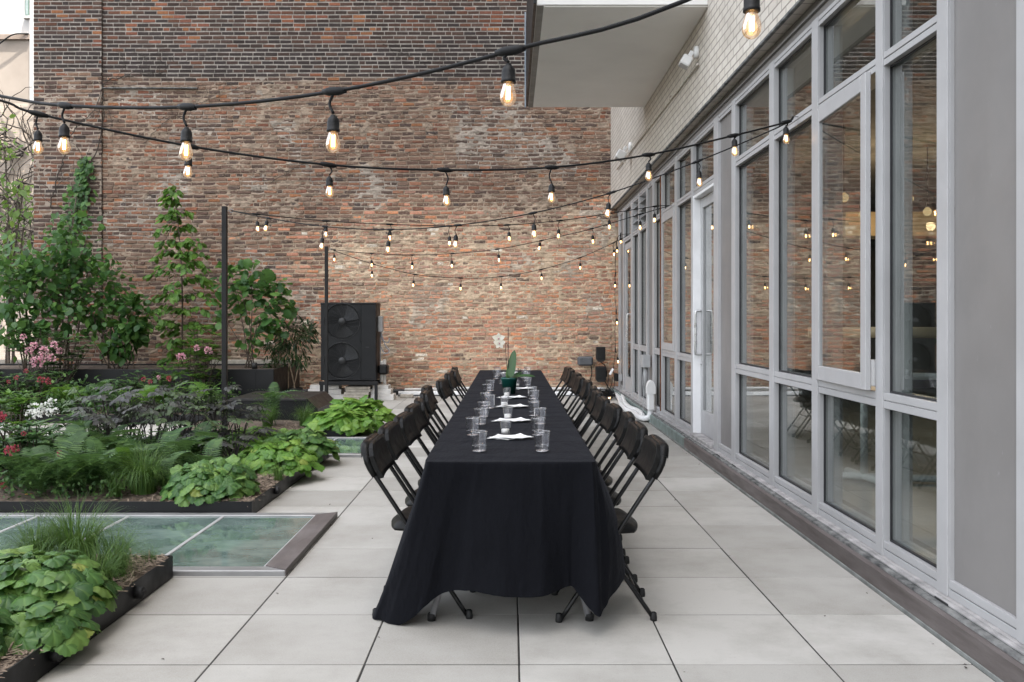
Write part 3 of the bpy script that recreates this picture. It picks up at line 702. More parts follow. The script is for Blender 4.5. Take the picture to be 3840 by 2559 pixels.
mk('seat', np.vstack([st_, bot]), np.vstack([G, nn+G[:, ::-1], np.array(Rm)]), M['chair'], ch, True)
# backrest: a moulded shell, flat plate in front, wrapped over the tube behind
bk = []; nu, nv = 25, 9
def btop(u):
    e = max(0, abs(u)-.74)/.26; return .797-.055*(1-math.sqrt(max(0, 1-e*e)))
for i in range(nu):
    u = -1+2*i/(nu-1); u = math.copysign(abs(u)**.75, u)
    for j in range(nv):
        v = j/(nv-1); z = .642+(btop(u)-.642)*v
        bk.append((ux(z)+.034-.010*(1-u*u)+.003*math.sin(v*3), u*.212, z))
bk = np.array(bk); b2 = bk-np.array([.020, 0, .006]); idx = np.arange(nu*nv).reshape(nu, nv)
G = np.stack([idx[:-1, :-1], idx[1:, :-1], idx[1:, 1:], idx[:-1, 1:]], -1).reshape(-1, 4)
rim = np.r_[idx[0, :], idx[1:, -1], idx[-1, -2::-1], idx[-2:0:-1, 0]]; nn = nu*nv
Rm = [(rim[k], rim[(k+1) % len(rim)], nn+rim[(k+1) % len(rim)], nn+rim[k]) for k in range(len(rim))]
bo_ = mk('backrest', np.vstack([bk, b2]), np.vstack([G, nn+G[:, ::-1], np.array(Rm)]), M['chair'], ch, np.r_[np.ones(2*len(G), bool), np.zeros(len(Rm), bool)])
sv = MB()
# hood: bridges the plate and the tube over the top and down both sides
hp = []; 
for u in np.linspace(-1, 1, 25):
    u = math.copysign(abs(u)**.75, u); z = btop(u); x = ux(z)+.034-.010*(1-u*u)
    hp.append([(x-.014, u*.206, z-.010), (x-.018, u*.210, z-.001), (x-.034, u*.212, z+.003), (x-.049, u*.210, z+.0), (x-.056, u*.206, z-.010), (x-.054, u*.203, z-.026)])
hp = np.array(hp); nh = hp.shape[1]; sv.add(hp.reshape(-1, 3), [(i*nh+k, (i+1)*nh+k, (i+1)*nh+k+1, i*nh+k+1) for i in range(24) for k in range(nh-1)], True)
for sy in (-1, 1):
    P = [(ux(z)-.002, sy*.2075, z) for z in (.648, .68, .71, .748)]
    sv.tube(P, [.0145, .0145, .015, .015], 10)
    sv.box((ux(.66)-.014, sy*.204-.010, .652), (ux(.66)+.018, sy*.204+.010, .675), .003)
sv.build('sleeve', M['chair'], bo_)
note_kids()
lefty = [4.15, 4.68, 5.21, 5.77, 6.26, 6.93, 7.50, 8.30, 9.42, 9.97, 10.62]
righty = [4.10, 4.71, 5.25, 5.79, 6.35, 6.95, 7.43, 8.20, 8.72, 9.39, 10.06, 10.54]
ordn = ['nearest', 'second', 'third', 'fourth', 'fifth', 'sixth', 'seventh', 'eighth', 'ninth', 'tenth', 'eleventh', 'twelfth']
first = True
for side, ys_, x0, rz in (('left', lefty, -.400, 0), ('right', righty, .430, math.pi)):
    for k, y in enumerate(ys_):
        pos = (x0+rng.normal(0, .014)*(k > 0), y+.215, 0); rr = rz+rng.normal(0, .045)*(k > 0)
        if first: c = ch; c.location = pos; c.rotation_euler = (0, 0, rr); first = False
        else: c = dup_tree(ch, pos, rr)
        far = k == len(ys_)-1
        w = 'nearest the camera' if k == 0 else ('farthest from the camera' if far else ordn[k]+' from the near end')
        side_of = 'planting side' if side == 'left' else 'window side'
        c['label'] = f'black folding chair on the {side_of} of the long table, {w}'
# ------------------------------------------------------------------ things on the table
def tz(x3, y3, z=TT+.004):                   # where something stands on the cloth
    u, v = 980.5+.2033*x3, 735.4+.2033*y3
    Y = (CAMH-z)*F/(v-V0); return np.array([(u-U0)/F*Y, Y, z])
cupo = thing('plastic_cup', 'x', 'cup', (0, 0, 0), 'clear plastic cups on the table')
m_ = MB(); m_.lathe([(0, .003), (.030, .003), (.0305, .0), (.0325, .002), (.0365, .0885), (.0385, .09), (.0385, .0925), (.036, .0925), (.0345, .087), (.0308, .006), (0, .006)], (0, 0, 0), 28); m_.build('body', M['cup'], cupo)
m_ = MB(); m_.lathe([(.0335, .0265), (.0347, .0275), (.0338, .0288)], (0, 0, 0), 28); m_.lathe([(.0375, .0905), (.039, .0915), (.0375, .0935), (.0362, .0920), (.0375, .0905)], (0, 0, 0), 28)
m_.lathe([(.0, .0015), (.031, .0015), (.0322, .004), (.030, .006)], (0, 0, 0), 28)
m_.build('moulded_rings', glassmat('thick_plastic', (.95, .96, .97), .30, 2.0, .12), cupo)
note_kids()
LC = [(592, 1485), (520, 1305), (607, 1182), (640, 1095), (712, 1000), (662, 975), (685, 858), (718, 803), (855, 722), (782, 668), (800, 636)]
RC = [(1305, 1485), (1258, 1305), (1282, 1178), (1213, 1085), (1216, 940), (1195, 893), (1138, 768), (1112, 690), (1092, 655), (1142, 632)]
first = True
for side, L in (('planting', LC), ('window', RC)):
    for k, p in enumerate(L):
        q = tz(*p)
        if first: c = cupo; c.location = q; first = False
        else: c = dup_tree(cupo, q, rng.uniform(0, 6))
        w = 'nearest the camera' if k == 0 else ('farthest from the camera' if k == len(L)-1 else ordn[k]+' from the near end')
        c['label'] = f'clear plastic cup on the {side} side of the black cloth, {w}'
vot = thing('votive_candle', 'x', 'candle', (0, 0, 0), 'votive candles down the middle of the table')
m_ = MB(); m_.lathe([(0, .0), (.0245, 0), (.026, .003), (.0295, .068), (.0283, .068), (.0245, .006), (0, .005)], (0, 0, 0), 20); m_.build('glass_holder', M['cup'], vot)
m_ = MB(); m_.lathe([(0, .0062), (.021, .0062), (.0215, .025), (.0185, .028), (0, .027)], (0, 0, 0), 18); w_ = m_.build('candle', M['wax'], vot)
m_ = MB(); m_.tube([(0, 0, .0275), (.001, 0, .036)], .0007, 5); m_.build('wick', M['dark'], w_)
note_kids()
VC = [(890, 1305), (915, 1128), (877, 985), (905, 872), (1018, 768), (1010, 622)]
NC = [(940, 1338), (955, 1145), (960, 985), (960, 882), (1062, 782), (930, 605)]
for k, p in enumerate(VC):
    q = tz(*p); q[2] += .006
    if k == 0: c = vot; c.location = q
    else: c = dup_tree(vot, q)
    w = 'nearest the camera' if k == 0 else ('farthest from the camera' if k == 5 else ordn[k]+' from the near end')
    c['label'] = f'white candle in a clear holder on the table, {w}'
for k, p in enumerate(NC):
    q = tz(*p); V = []; Q = []; nq = 7
    for s_ in range(nq):
        a0 = -.5+s_*.17+rng.normal(0, .04); W = .066; zz = q[2]+.001+s_*.0007
        for i in range(4):
            for j in range(4):
                x = (i/3*2-1)*W; y = (j/3*2-1)*W
                xx = x*math.cos(a0)-y*math.sin(a0)+(s_-3)*.011; yv = x*math.sin(a0)+y*math.cos(a0)
                V.append((q[0]+xx, q[1]+yv, zz+.010*abs(math.sin(3*x/W+s_))*((abs(x)/W)**2*.7+(abs(y)/W)**3*.4)))
        b_ = s_*16; Q += [(b_+i*4+j, b_+(i+1)*4+j, b_+(i+1)*4+j+1, b_+i*4+j+1) for i in range(3) for j in range(3)]
    o = mk('napkin_fan', V, np.array(Q), M['napkin'], None, False)
    w = 'nearest the camera' if k == 0 else ('farthest from the camera' if k == 5 else ordn[k]+' from the near end')
    tag(o, f'fanned white paper napkins on the table, {w}', 'napkins', 'napkin fans under the candles')
# ------------------------------------------------------------------ leaf tools
def leaf_ovate(n=5, wid=.32, fold=.10, droop=.12, p=.85):
    ys = np.linspace(0, 1, n+1); V = []; Q = []
    for i, y in enumerate(ys):
        w = wid*(math.sin(math.pi*min(1, y*.94+.03))**p)*(1.15-.45*y); w = .012 if i in (0, n) else w
        z = -droop*y*y
        V += [(-w, y, z+fold*w*1.0), (0, y, z), (w, y, z+fold*w*1.0)]
    for i in range(n):
        for k in range(2): Q.append((3*i+k, 3*i+k+1, 3*i+4+k, 3*i+3+k))
    return np.array(V, float), np.array(Q)
def leaf_round(lobes=7, depth=.07, dome=.12):
    n = 30; V = [(0, .42, dome*.6)]; Q = []
    for ring, rr in ((.5, .5), (1., 1.)):
        for k in range(n):
            a = 2*math.pi*k/n; th = a-math.pi/2     # notch at the stalk
            r = 1-.42*math.exp(-((math.atan2(math.sin(a), math.cos(a)))/.22)**2)
            r *= 1+depth*math.cos(lobes*a)*(ring > .9)+.055*math.cos(15*a)*(ring > .9)
            r *= 1+.10*max(0, -math.cos(a))*1.0
            x = .52*rr*r*math.cos(th); y = .42+.52*rr*r*math.sin(th)
            z = dome*(1-rr*1.35*rr)+.022*math.cos(lobes*a+.4)*rr*rr+.035*math.cos(3*a+1)*rr*rr
            V.append((x, y, z))
    for k in range(n):
        k2 = (k+1) % n; Q.append((0, 1+k, 1+k2, 1+k2)); Q.append((1+k, 1+n+k, 1+n+k2, 1+k2))
    V = np.array(V); tri = np.array([q[:3] for q in Q if q[2] == q[3]]); qd = np.array([q for q in Q if q[2] != q[3]])
    return V, tri, qd
def frond(np_=24, wid=.17, arch=.45, tipdroop=.3):
    V = []; Q = []; n = 0
    def sp(t): return np.array([0, t*(1-.12*t), arch*math.sin(math.pi*.5*min(1, t*1.1))*(1-.75*t*t)*.9-tipdroop*t**3*.5])
    for k in range(np_):
        t = .13+.87*k/(np_-1); p = sp(t); w = wid*math.sin(math.pi*min(1, (t-.02)*.92+.06))**.8*(1.12-.35*t)+.004
        d = .024
        for s in (-1, 1):
            b = p; tp = p+np.array([s*w, .16*w+.01, -.10*w]); mm = (b+tp)*.5+np.array([0, 0, .03*w])
            V += [b+np.array([0, -d*.35, 0]), mm+np.array([0, -d*.55, 0]), tp, mm+np.array([0, d*.5, 0]), b+np.array([0, d*.35, 0])]
            Q += [(n, n+1, n+3, n+4), (n+1, n+2, n+3, n+3)]; n += 5
    rk = [sp(t) for t in np.linspace(0, 1, 12)]
    for i, p in enumerate(rk):
        w = .006*(1-.7*i/11); V += [p+np.array([-w, 0, .002]), p+np.array([w, 0, .002])]
    for i in range(11): Q.append((n+2*i, n+2*i+1, n+2*i+3, n+2*i+2))
    V = np.array(V); tri = np.array([q[:3] for q in Q if q[2] == q[3]]); qd = np.array([q for q in Q if q[2] != q[3]])
    return V, tri, qd
def compound(seed=1):                        # a thrice-divided leaf: toothed leaflets on a branching stalk
    L, Lq = leaf_ovate(4, .30, .12, .18); V = []; Q = []; n = 0
    def put(p, d, s, nrm=(0, 0, 1)):
        nonlocal n
        y = norm(np.array(d, float)); x = norm(np.cross(y, nrm)); z = np.cross(x, y)
        V.append(L[:, :1]*x*s+L[:, 1:2]*y*s+L[:, 2:3]*z*s+np.array(p)); Q.append(Lq+n); n += len(L)
    def rot(d, a): return np.array([d[0]*math.cos(a)-d[1]*math.sin(a), d[0]*math.sin(a)+d[1]*math.cos(a), d[2]])
    for br, a0, l0 in ((0, 0, .62), (1, .85, .46), (2, -.85, .46)):
        d = rot(np.array([0, 1., -.06]), a0); o = np.array([0, .25, 0.])
        for k in range(3):
            p = o+d*l0*(.35+.30*k); s = .27-.03*k
            for sg in (-1, 1): put(p, rot(d, sg*.95)+np.array([0, 0, -.12]), s)
        put(o+d*l0*1.0, d+np.array([0, 0, -.15]), .31)
    return np.vstack(V), np.zeros((0, 3), int), np.vstack(Q)
def blade(n=6, w=.012, bend=.9):
    V = []; Q = []; y = z = 0; a = math.pi/2*.98
    for i in range(n+1):
        t = i/n; ww = w*(1-t)**.7+.0008; V += [(-ww, y, z), (ww, y, z)]
        y += math.cos(a)/n; z += math.sin(a)/n; a -= bend*(.5+1.6*t)/n*2
    Q = [(2*i, 2*i+1, 2*i+3, 2*i+2) for i in range(n)]
    return np.array(V), np.zeros((0, 3), int), np.array(Q)
def T3(t): return t if len(t) == 3 else (t[0], np.zeros((0, 3), int), t[1])
class Fol:
    def __init__(s): s.V = []; s.t = []; s.q = []; s.n = 0; s.L = []
    def put(s, tpl, P, D, N, S):             # many copies at once: positions, directions, normals, sizes
        V, tr, qd = T3(tpl); P = np.atleast_2d(P); k = len(P)
        if k == 0: return
        y = norm(np.broadcast_to(D, (k, 3))); z = np.broadcast_to(N, (k, 3))
        x = np.cross(y, z); bad = np.linalg.norm(x, axis=1) < 1e-3
        if bad.any(): x[bad] = np.cross(y[bad], np.array([.3, .9, .2]))
        x = norm(x); z = np.cross(x, y); S = np.broadcast_to(np.asarray(S, float), (k,))
        W = (V[None, :, 0:1]*x[:, None]+V[None, :, 1:2]*y[:, None]+V[None, :, 2:3]*z[:, None])*S[:, None, None]+P[:, None]
        off = s.n+np.arange(k)*len(V)
        if len(tr): s.t.append((tr[None]+off[:, None, None]).reshape(-1, 3))
        if len(qd): s.q.append((qd[None]+off[:, None, None]).reshape(-1, 4))
        s.V.append(W.reshape(-1, 3)); s.n += k*len(V); s.L.append(np.tile(V, (k, 1)))
    def build(s, name, mat, parent):
        Fs = []
        if s.t: Fs.append(np.vstack(s.t))
        if s.q: Fs.append(np.vstack(s.q))
        return mk(name, np.vstack(s.V), Fs, mat, parent, True, lc=np.vstack(s.L))
def rdir(n, up=0.0, spread=1.0):
    d = rng.normal(0, 1, (n, 3)); d[:, 2] = d[:, 2]*spread+up; return norm(d)
OV = leaf_ovate(); OVW = leaf_ovate(5, .42, .12, .15); LANCE = leaf_ovate(4, .17, .25, .12); NARROW = leaf_ovate(3, .13, .15, .2); TINY = leaf_ovate(2, .34, .1, .1)
HEU = leaf_round(); HEUb = leaf_round(5, .10, .06); HEUc = leaf_round(9, .05, .18); HEU3 = leaf_round(5, .15, .10); FR = frond(); FR2 = frond(20, .13, .6, .5); CMP = compound(); BL = blade()
HEART = leaf_round(1, .02, .06)
# ------------------------------------------------------------------ the orchid
q = tz(932, 832); oc = thing('potted_orchid', 'orchid with cream flowers and broad leaves in a teal pot on the table', 'orchid', q)
m_ = MB(); m_.lathe([(0, .002), (.048, .002), (.050, 0), (.066, .118), (.069, .12), (.069, .130), (.065, .131), (.062, .122), (0, .118)], q, 28); m_.build('pot', M['pot'], oc)
f = Fol(); bt = q+np.array([0, 0, .12]); OL = leaf_ovate(9, .165, .3, .25, .42)
f.put(OL, [bt+np.array([.01, -.01, .01]), bt+np.array([.02, .0, .0]), bt+np.array([-.012, .012, 0]), bt+np.array([.025, .015, 0])],
      np.array([(.10, .05, 1.), (.85, -.5, .35), (.05, .3, .7), (.6, .6, .6)]), np.array([(-.2, -1, .1), (.2, -.4, 1), (0, -1, .5), (0, -.3, 1)]), [.23, .21, .12, .13]); f.build('leaves', M['lf_orchid'], oc)
def ab(x3, y3): return at(980.5+.2033*x3, 735.4+.2033*y3, q[1])
m_ = MB(); m_.tube([bt, ab(920, 440), ab(921, 200), ab(921, 85)], .0032, 6); m_.tube(catmull([bt+np.array([-.01, 0, 0]), ab(897, 420), ab(890, 280), ab(868, 255)], 5), .0026, 6)
m_.tube(catmull([ab(921, 300), ab(890, 250), ab(850, 236), ab(822, 240)], 5), .0022, 6); m_.build('stem', M['darkstem'], oc)
PET = leaf_ovate(4, .42, .1, .1)
for (x3, y3, s_) in ((812, 212, 1.), (822, 268, .95)):
    c_ = ab(x3, y3); f = Fol()
    for k in range(5):
        a_ = math.pi/2+k*2*math.pi/5; d = np.array([math.cos(a_), -.15, math.sin(a_)]); f.put(PET, c_, d, np.array([0, -1., .1]), .048*s_*(1.15 if k in (1, 4) else 1))
    fo = f.build('flower', M['fl_orchid'], oc)
    m_ = MB(); m_.lathe([(0, 0), (.007, .003), (.005, .012), (0, .014)], (0, 0, 0), 8, 0, Matrix.Translation(Vector(c_))@Matrix.Rotation(R(90), 4, 'X')); m_.build('lip', M['fl_pink'], fo)
# ------------------------------------------------------------------ air conditioning unit at the wall
ax0, ax1, ay0, ay1, az0, az1 = -3.18, -2.25, 15.30, 15.78, .345, 1.645
ac = thing('heat_pump', 'tall black heat pump with two round fans on a stand by the brick wall', 'heat pump', (-2.72, 15.5, .34))
gm = simple('charcoal_casing', (.0065, .007, .0080), .48, .12, 3, 0, .02, 150, spec=.25)
# front plate with two round openings
fc = [(-2.82, 1.335), (-2.82, .675)]; fr_ = .30
V = []; Q = []; nseg = 48
def ringplate(mbx, c, r, x0, x1, z0, z1, y):
    ang = np.arange(nseg)*2*math.pi/nseg; Vv = []; 
    for a_ in ang:
        dx, dz = math.cos(a_), math.sin(a_); tx = ((x1-c[0])/dx if dx > 1e-9 else ((x0-c[0])/dx if dx < -1e-9 else 1e9)); tz_ = ((z1-c[1])/dz if dz > 1e-9 else ((z0-c[1])/dz if dz < -1e-9 else 1e9)); t_ = min(tx, tz_)
        Vv += [(c[0]+r*dx, y, c[1]+r*dz), (c[0]+t_*dx, y, c[1]+t_*dz), (c[0]+r*dx*.985, y+.05, c[1]+r*dz*.985)]
    Fc = []
    for k in range(nseg):
        k2 = (k+1) % nseg; Fc += [(3*k, 3*k2, 3*k2+1, 3*k+1)[::-1], (3*k, 3*k+2, 3*k2+2, 3*k2)[::-1]]
    for (cx, cz) in ((x0, z0), (x1, z0), (x1, z1), (x0, z1)):      # the corners between rays
        pass
    mbx.add(Vv, Fc)
b_ = MB(); xm = -2.505
ang0 = None
ringplate(b_, fc[0], fr_, ax0+.005, xm, 1.005, az1-.03, ay0); ringplate(b_, fc[1], fr_, ax0+.005, xm, az0+.02, 1.005, ay0)
b_.box((ax0+.005, ay0+.051, az0+.02), (xm, ay0+.06, az1-.03))
for (xx, zz) in ((ax0+.005, 1.005), (xm-.06, 1.005), (ax0+.005, az1-.06), (xm-.06, az1-.06), (ax0+.005, az0+.02), (xm-.06, az0+.02)):
    b_.box((xx, ay0+.0008, zz-.0), (xx+.06, ay0+.05, zz+.03))
b_.box((xm+.004, ay0-.004, az0+.02), (ax1-.004, ay0+.05, az1-.03), .004)
b_.box((ax0, ay0+.0601, az0), (ax1, ay1, az1-.0305), .006); b_.box((ax0-.004, ay0-.008, az1-.03), (ax1+.004, ay1+.004, az1), .006); b_.box((ax0, ay0-.004, az0-.0), (ax1, ay0+.06, az0+.019), .003)
b_.build('casing', gm, ac)
h_ = MB(); h_.box((xm+.085, ay0-.0065, .893), (xm+.135, ay0-.0045, .906)); h_.build('handle_slot', M['dark'], ac)
for (cx, cz) in fc:
    g_ = MB()
    for k in range(14):
        r_ = .06+k*.018
        g_.tube([(cx+r_*math.cos(a_), ay0-.008-.012*(1-(r_/.3)**2), cz+r_*math.sin(a_)) for a_ in np.linspace(0, 2*math.pi, 33)], .0016, 4, False)
    for k in range(16):
        a_ = k*math.pi/8; g_.tube([(cx+r_*math.cos(a_+.5*(r_-.06)/.24), ay0-.0085-.012*(1-(r_/.3)**2), cz+r_*math.sin(a_+.5*(r_-.06)/.24)) for r_ in np.linspace(.05, .3, 7)], .0018, 4, False)
    g_.lathe([(0, -.022), (.055, -.020), (.06, -.016), (.06, -.008)], (0, 0, 0), 20, 0, Matrix.Translation(Vector((cx, ay0, cz)))@Matrix.Rotation(R(-90), 4, 'X')@Matrix.Translation(Vector((0, 0, 0))))
    g_.tube([(cx+.305*math.cos(a_), ay0-.004, cz+.305*math.sin(a_)) for a_ in np.linspace(0, 2*math.pi, 49)], .006, 6, False)
    for a_ in (0, math.pi/2, math.pi, 1.5*math.pi): g_.lathe([(0, -.016), (.009, -.014), (.009, 0)], (0, 0, 0), 8, 0, Matrix.Translation(Vector((cx+.312*math.cos(a_), ay0, cz+.312*math.sin(a_))))@Matrix.Rotation(R(-90), 4, 'X'))
    go = g_.build('fan_grille', simple('grille_wire', (.012, .0125, .0135), .45), ac)
    fn = MB()
    for k in range(3):
        a0 = k*2*math.pi/3+.6; Vv = []; ns = 7
        for i in range(ns):
            r_ = .055+.225*i/(ns-1)
            for j in range(6):
                a_ = a0+(j/5-.5)*1.15+.5*(r_-.05); Vv.append((cx+r_*math.cos(a_), ay0+.028+.028*(j/5-.5), cz+r_*math.sin(a_)))
        fn.add(Vv, [(i*6+j, (i+1)*6+j, (i+1)*6+j+1, i*6+j+1) for i in range(ns-1) for j in range(5)], True)
    fn.lathe([(0, -.03), (.06, -.028), (.06, .03)], (0, 0, 0), 18, 0, Matrix.Translation(Vector((cx, ay0+.03, cz)))@Matrix.Rotation(R(-90), 4, 'X')); fn.build('fan', simple('fan_blade', (.006, .0066, .008), .35, spec=.35), ac)
s_ = MB(); s_.box((ax0-.02, ay0-.02, .265), (ax1+.03, ay0+.04, .325), .004); s_.box((ax0-.02, ay1-.06, .265), (ax1+.03, ay1, .325), .004)
for x_ in (ax0+.05, ax1-.13): s_.box((x_, ay0+.05, .3255), (x_+.09, ay1-.07, .3445), .004)
for x_ in (ax0-.01, ax1-.025):
    for y_ in (ay0-.018, ay1-.058): s_.box((x_, y_, .0), (x_+.05, y_+.05, .264), .003)
for x_ in (ax0-.03, ax1-.045): s_.box((x_, ay0-.04, .001), (x_+.09, ay0+.06, .010), .002)
s_.build('stand', M['blackmetal'], ac)
p_ = MB(); p_.box((ax1+.0, ay0+.2, 1.15), (ax1+.08, ay0+.34, 1.42), .01); p_.build('isolator_box', M['lightbox'], ac)
p_ = MB(); p_.tube(catmull([(ax1+.05, ay0+.26, 1.15), (ax1+.07, ay0+.25, 1.02), (ax1+.17, ay0+.22, .97), (ax1+.20, ay0+.22, 1.05)], 5), .010, 6)
p_.tube(catmull([(ax1+.06, ay0+.22, 1.12), (ax1+.13, ay0+.15, .94), (ax1+.20, ay0+.15, .83), (ax1+.12, ay0+.16, .79), (ax1+.06, ay0+.18, .90)], 6), .010, 6); p_.tube([(ax1+.03, ay0+.3, 1.2), (ax1+.03, ay0+.3, .3)], .012, 6); p_.build('cable', M['greytube'], ac)
p_ = MB(); p_.tube([(ax1+.10, ay0+.3, .68), (ax1+.10, ay0+.3, .30), (ax1+.12, ay0+.3, .1)], .030, 10); p_.tube([(ax1+.06, ay0+.25, .66), (ax1+.06, ay0+.25, .30)], .026, 10); p_.build('insulated_pipe', M['whiteblock'], ac)
p_ = MB(); p_.box((ax1+.01, ay0+.15, .43), (ax1+.17, ay0+.4, .60), .03); p_.build('pipe_cover', M['blackmetal'], ac)
# blocks under and beside it
def blocks(name, label, spec, mat, group):
    b_ = MB()
    for (x0, x1, y0, y1, z0, z1) in spec: b_.box((x0, y0, z0), (x1, y1, z1), .006)
    o = b_.build(name, mat); return tag(o, label, 'blocks', group)
k = 0
for lab, x0, x1, w in (('white masonry block stack under the left end of the heat pump', -3.42, -2.86, 'l'), ('white masonry block stack at the right end of the heat pump', -2.36, -2.02, 'r')):
    for (dx0, dx1, z0, z1) in ((0, .05, 0, .10), (.0, .0, .1005, .185), (.03, -.04, .1855, .25), (.03, -.07, .2505, .262)):
        blocks('masonry_block', ('bottom' if z0 == 0 else 'second' if z0 < .12 else 'third' if z0 < .2 else 'thin topmost')+' '+lab.replace('stack', 'of the stack'), [(x0+dx0, x1+dx1, 15.42+z0*.1, 15.74, z0+.001, z1)], M['whiteblock'] if z0 < .2 else M['concrete'], 'masonry blocks around the heat pump')
for k in range(5):
    x0 = -2.80+rng.uniform(-.02, .03)
    blocks('loose_paver', ['bottom', 'second from the bottom', 'middle', 'second from the top', 'topmost'][k]+' loose concrete paver in the stack under the heat pump', [(x0, x0+.42, 15.36+rng.uniform(-.01, .02), 15.8, .001+k*.047, .046+k*.047)], M['concrete'], 'loose pavers stacked under the heat pump')
# ------------------------------------------------------------------ planting beds, skylights, hatch
def bed(label, x0, x1, y0, y1, h=.108, outs=()):
    o = thing('planting_bed', label, 'planting bed', (x1-.4, y0, 0), 'black steel edged planting beds'); t_ = .007
    m_ = MB(); m_.box((x1-t_, y0, .002), (x1, y1, h), .001); m_.box((x0, y0, .002), (x1-t_-.0005, y0+t_, h), .001); m_.box((x0, y1-t_, .002), (x1-t_-.0005, y1, h), .001); m_.box((x0, y0+t_+.0005, .002), (x0+t_, y1-t_-.0005, h), .001)
    m_.build('steel_edging', M['blackmetal'], o)
    for y_ in outs:
        m_ = MB(); m_.lathe([(.0, .0), (.030, .0), (.030, .030), (.026, .034), (.0, .034)], (0, 0, 0), 12, 0, Matrix.Translation(Vector((x1, y_, .062)))@Matrix.Rotation(R(90), 4, 'Y')); m_.box((x1+.0005, y_-.022, .045), (x1+.042, y_+.022, .079), .008); m_.build('drain_cap', M['rubber'], o)
    gx = np.linspace(x0+.008, x1-.008, max(4, int((x1-x0)/.05))); gy = np.linspace(y0+.008, y1-.008, max(4, int((y1-y0)/.05))); X, Y = np.meshgrid(gx, gy)
    Z = h-.018+.035*fbm(X*5, Y*5, 5)+.03*np.clip(np.minimum(x1-X, Y-y0), 0, .4)-.012; idx = np.arange(X.size).reshape(X.shape)
    G = np.stack([idx[:-1, :-1], idx[:-1, 1:], idx[1:, 1:], idx[1:, :-1]], -1).reshape(-1, 4)
    mk('soil', np.stack([X, Y, Z], -1).reshape(-1, 3), G, M['soil'], o, True)
    n = 4200 if y0 < 8 else 1200; px = x1-.015-np.abs(rng.normal(0, .42, n)); py = y0+.015+rng.uniform(0, y1-y0-.03, n); ok = px > x0+.02; px, py = px[ok], py[ok]; n = len(px)
    pz = h-.016+.035*fbm(px*5, py*5, 5)+.03*np.clip(np.minimum(x1-px, py-y0), 0, .4)-.012+rng.uniform(.002, .010, n)
    f = Fol(); CH = (np.array([(-.09, 0, 0), (.09, 0, .02), (.07, 1, 0), (-.07, 1, .02), (0, .5, .09)]), np.array([(0, 1, 4), (1, 2, 4), (2, 3, 4), (3, 0, 4)]), np.zeros((0, 4), int))
    d = rdir(n, 0, .22); f.put(CH, np.stack([px, py, pz], -1), d, np.array([0, 0, 1.])+rng.normal(0, .2, (n, 3)), rng.uniform(.018, .055, n))
    c = f.build('mulch_chips', M['chip'], o); c['kind'] = 'stuff'
    return o
bed('black edged planting bed in the near left corner with grass and coral bells', -6.2, -1.78, 2.2, 4.82, .118, (4.35, 3.55))
bed('long black edged planting bed in the middle with ferns and dark bugbane', -9.2, -1.79, 6.32, 9.0, .102, (6.95, 8.25))
bed('small black edged planting bed in front of the black hatch box', -3.85, -1.81, 10.42, 11.42, .10, (11.0,))
bed('back left black edged planting bed with azaleas', -11.5, -3.95, 12.0, 14.35, .11)
def skylight(label, x0, x1, y0, y1, bars):
    o = thing('floor_skylight', label, 'skylight', (x1-.5, (y0+y1)/2, 0), 'glass walk-on skylights let into the terrace')
    h = .030; m_ = MB(); w = .085
    m_.box((x0, y0, -.02), (x1-.0, y0+w, h), .004); m_.box((x0, y1-w, -.02), (x1, y1, h), .004); m_.build('steel_frame', simple('skylight_steel', (.30, .30, .30), .4, .12, 6, .4, .03, 60), o)
    m_ = MB(); m_.prism([(x1-w-.04, y0+w+.0005), (x1-w-.04, y1-w-.0005), (x1+.003, y1-.0), (x1+.003, y0)], 2, -.02, h+.006); m_.build('bronze_border', M['bronze'], o)
    xs_ = [x0+.05]+bars+[x1-w-.055]
    m_ = MB()
    for b_ in bars: m_.box((b_-.013, y0+w+.0005, -.01), (b_+.013, y1-w-.0005, h-.006), .003)
    m_.box((x1-w-.0565, y0+w+.0005, -.01), (x1-w-.0405, y1-w-.0005, h-.003), .002); m_.build('glazing_bar', M['alu'], o)
    for k in range(len(xs_)-1):
        m_ = MB(); m_.box((xs_[k]+(.0135 if k else 0), y0+w+.001, -.01), (xs_[k+1]-(.0135 if k < len(xs_)-2 else .002), y1-w-.001, h-.010), .002); m_.build('glass_panel', M['skyglass'], o)
skylight('nearest glass floor skylight with steel bars, between the two front planting beds', -6.4, -1.195, 4.845, 6.30, [-5.82, -5.17, -4.52, -3.87, -3.22, -2.60, -1.955])
skylight('farther glass floor skylight, partly hidden behind the bright green leaves', -6.4, -1.195, 9.03, 10.40, [-5.82, -5.17, -4.52, -3.87, -3.22, -2.60, -1.96])
hb = thing('roof_hatch', 'low black metal hatch box with sloped ends behind the small planting bed', 'hatch', (-3.1, 12.1, 0))
hx0, hx1, hy0, hy1, zt, ze, c_ = -3.70, -2.447, 11.60, 12.76, .351, .222, .125
m_ = MB()
Vh = [(hx0, hy0, 0), (hx1, hy0, 0), (hx1, hy1, 0), (hx0, hy1, 0), (hx0, hy0, ze), (hx1, hy0, ze), (hx1, hy1, ze), (hx0, hy1, ze), (hx0+c_, hy0, zt), (hx1-c_, hy0, zt), (hx1-c_, hy1, zt), (hx0+c_, hy1, zt)]
m_.add(Vh, [(0, 1, 5, 9, 8, 4), (1, 2, 6, 5), (2, 3, 7, 11, 10, 6), (3, 0, 4, 7)]); m_.build('body', M['blackmetal'], hb)
m_ = MB(); e = .004
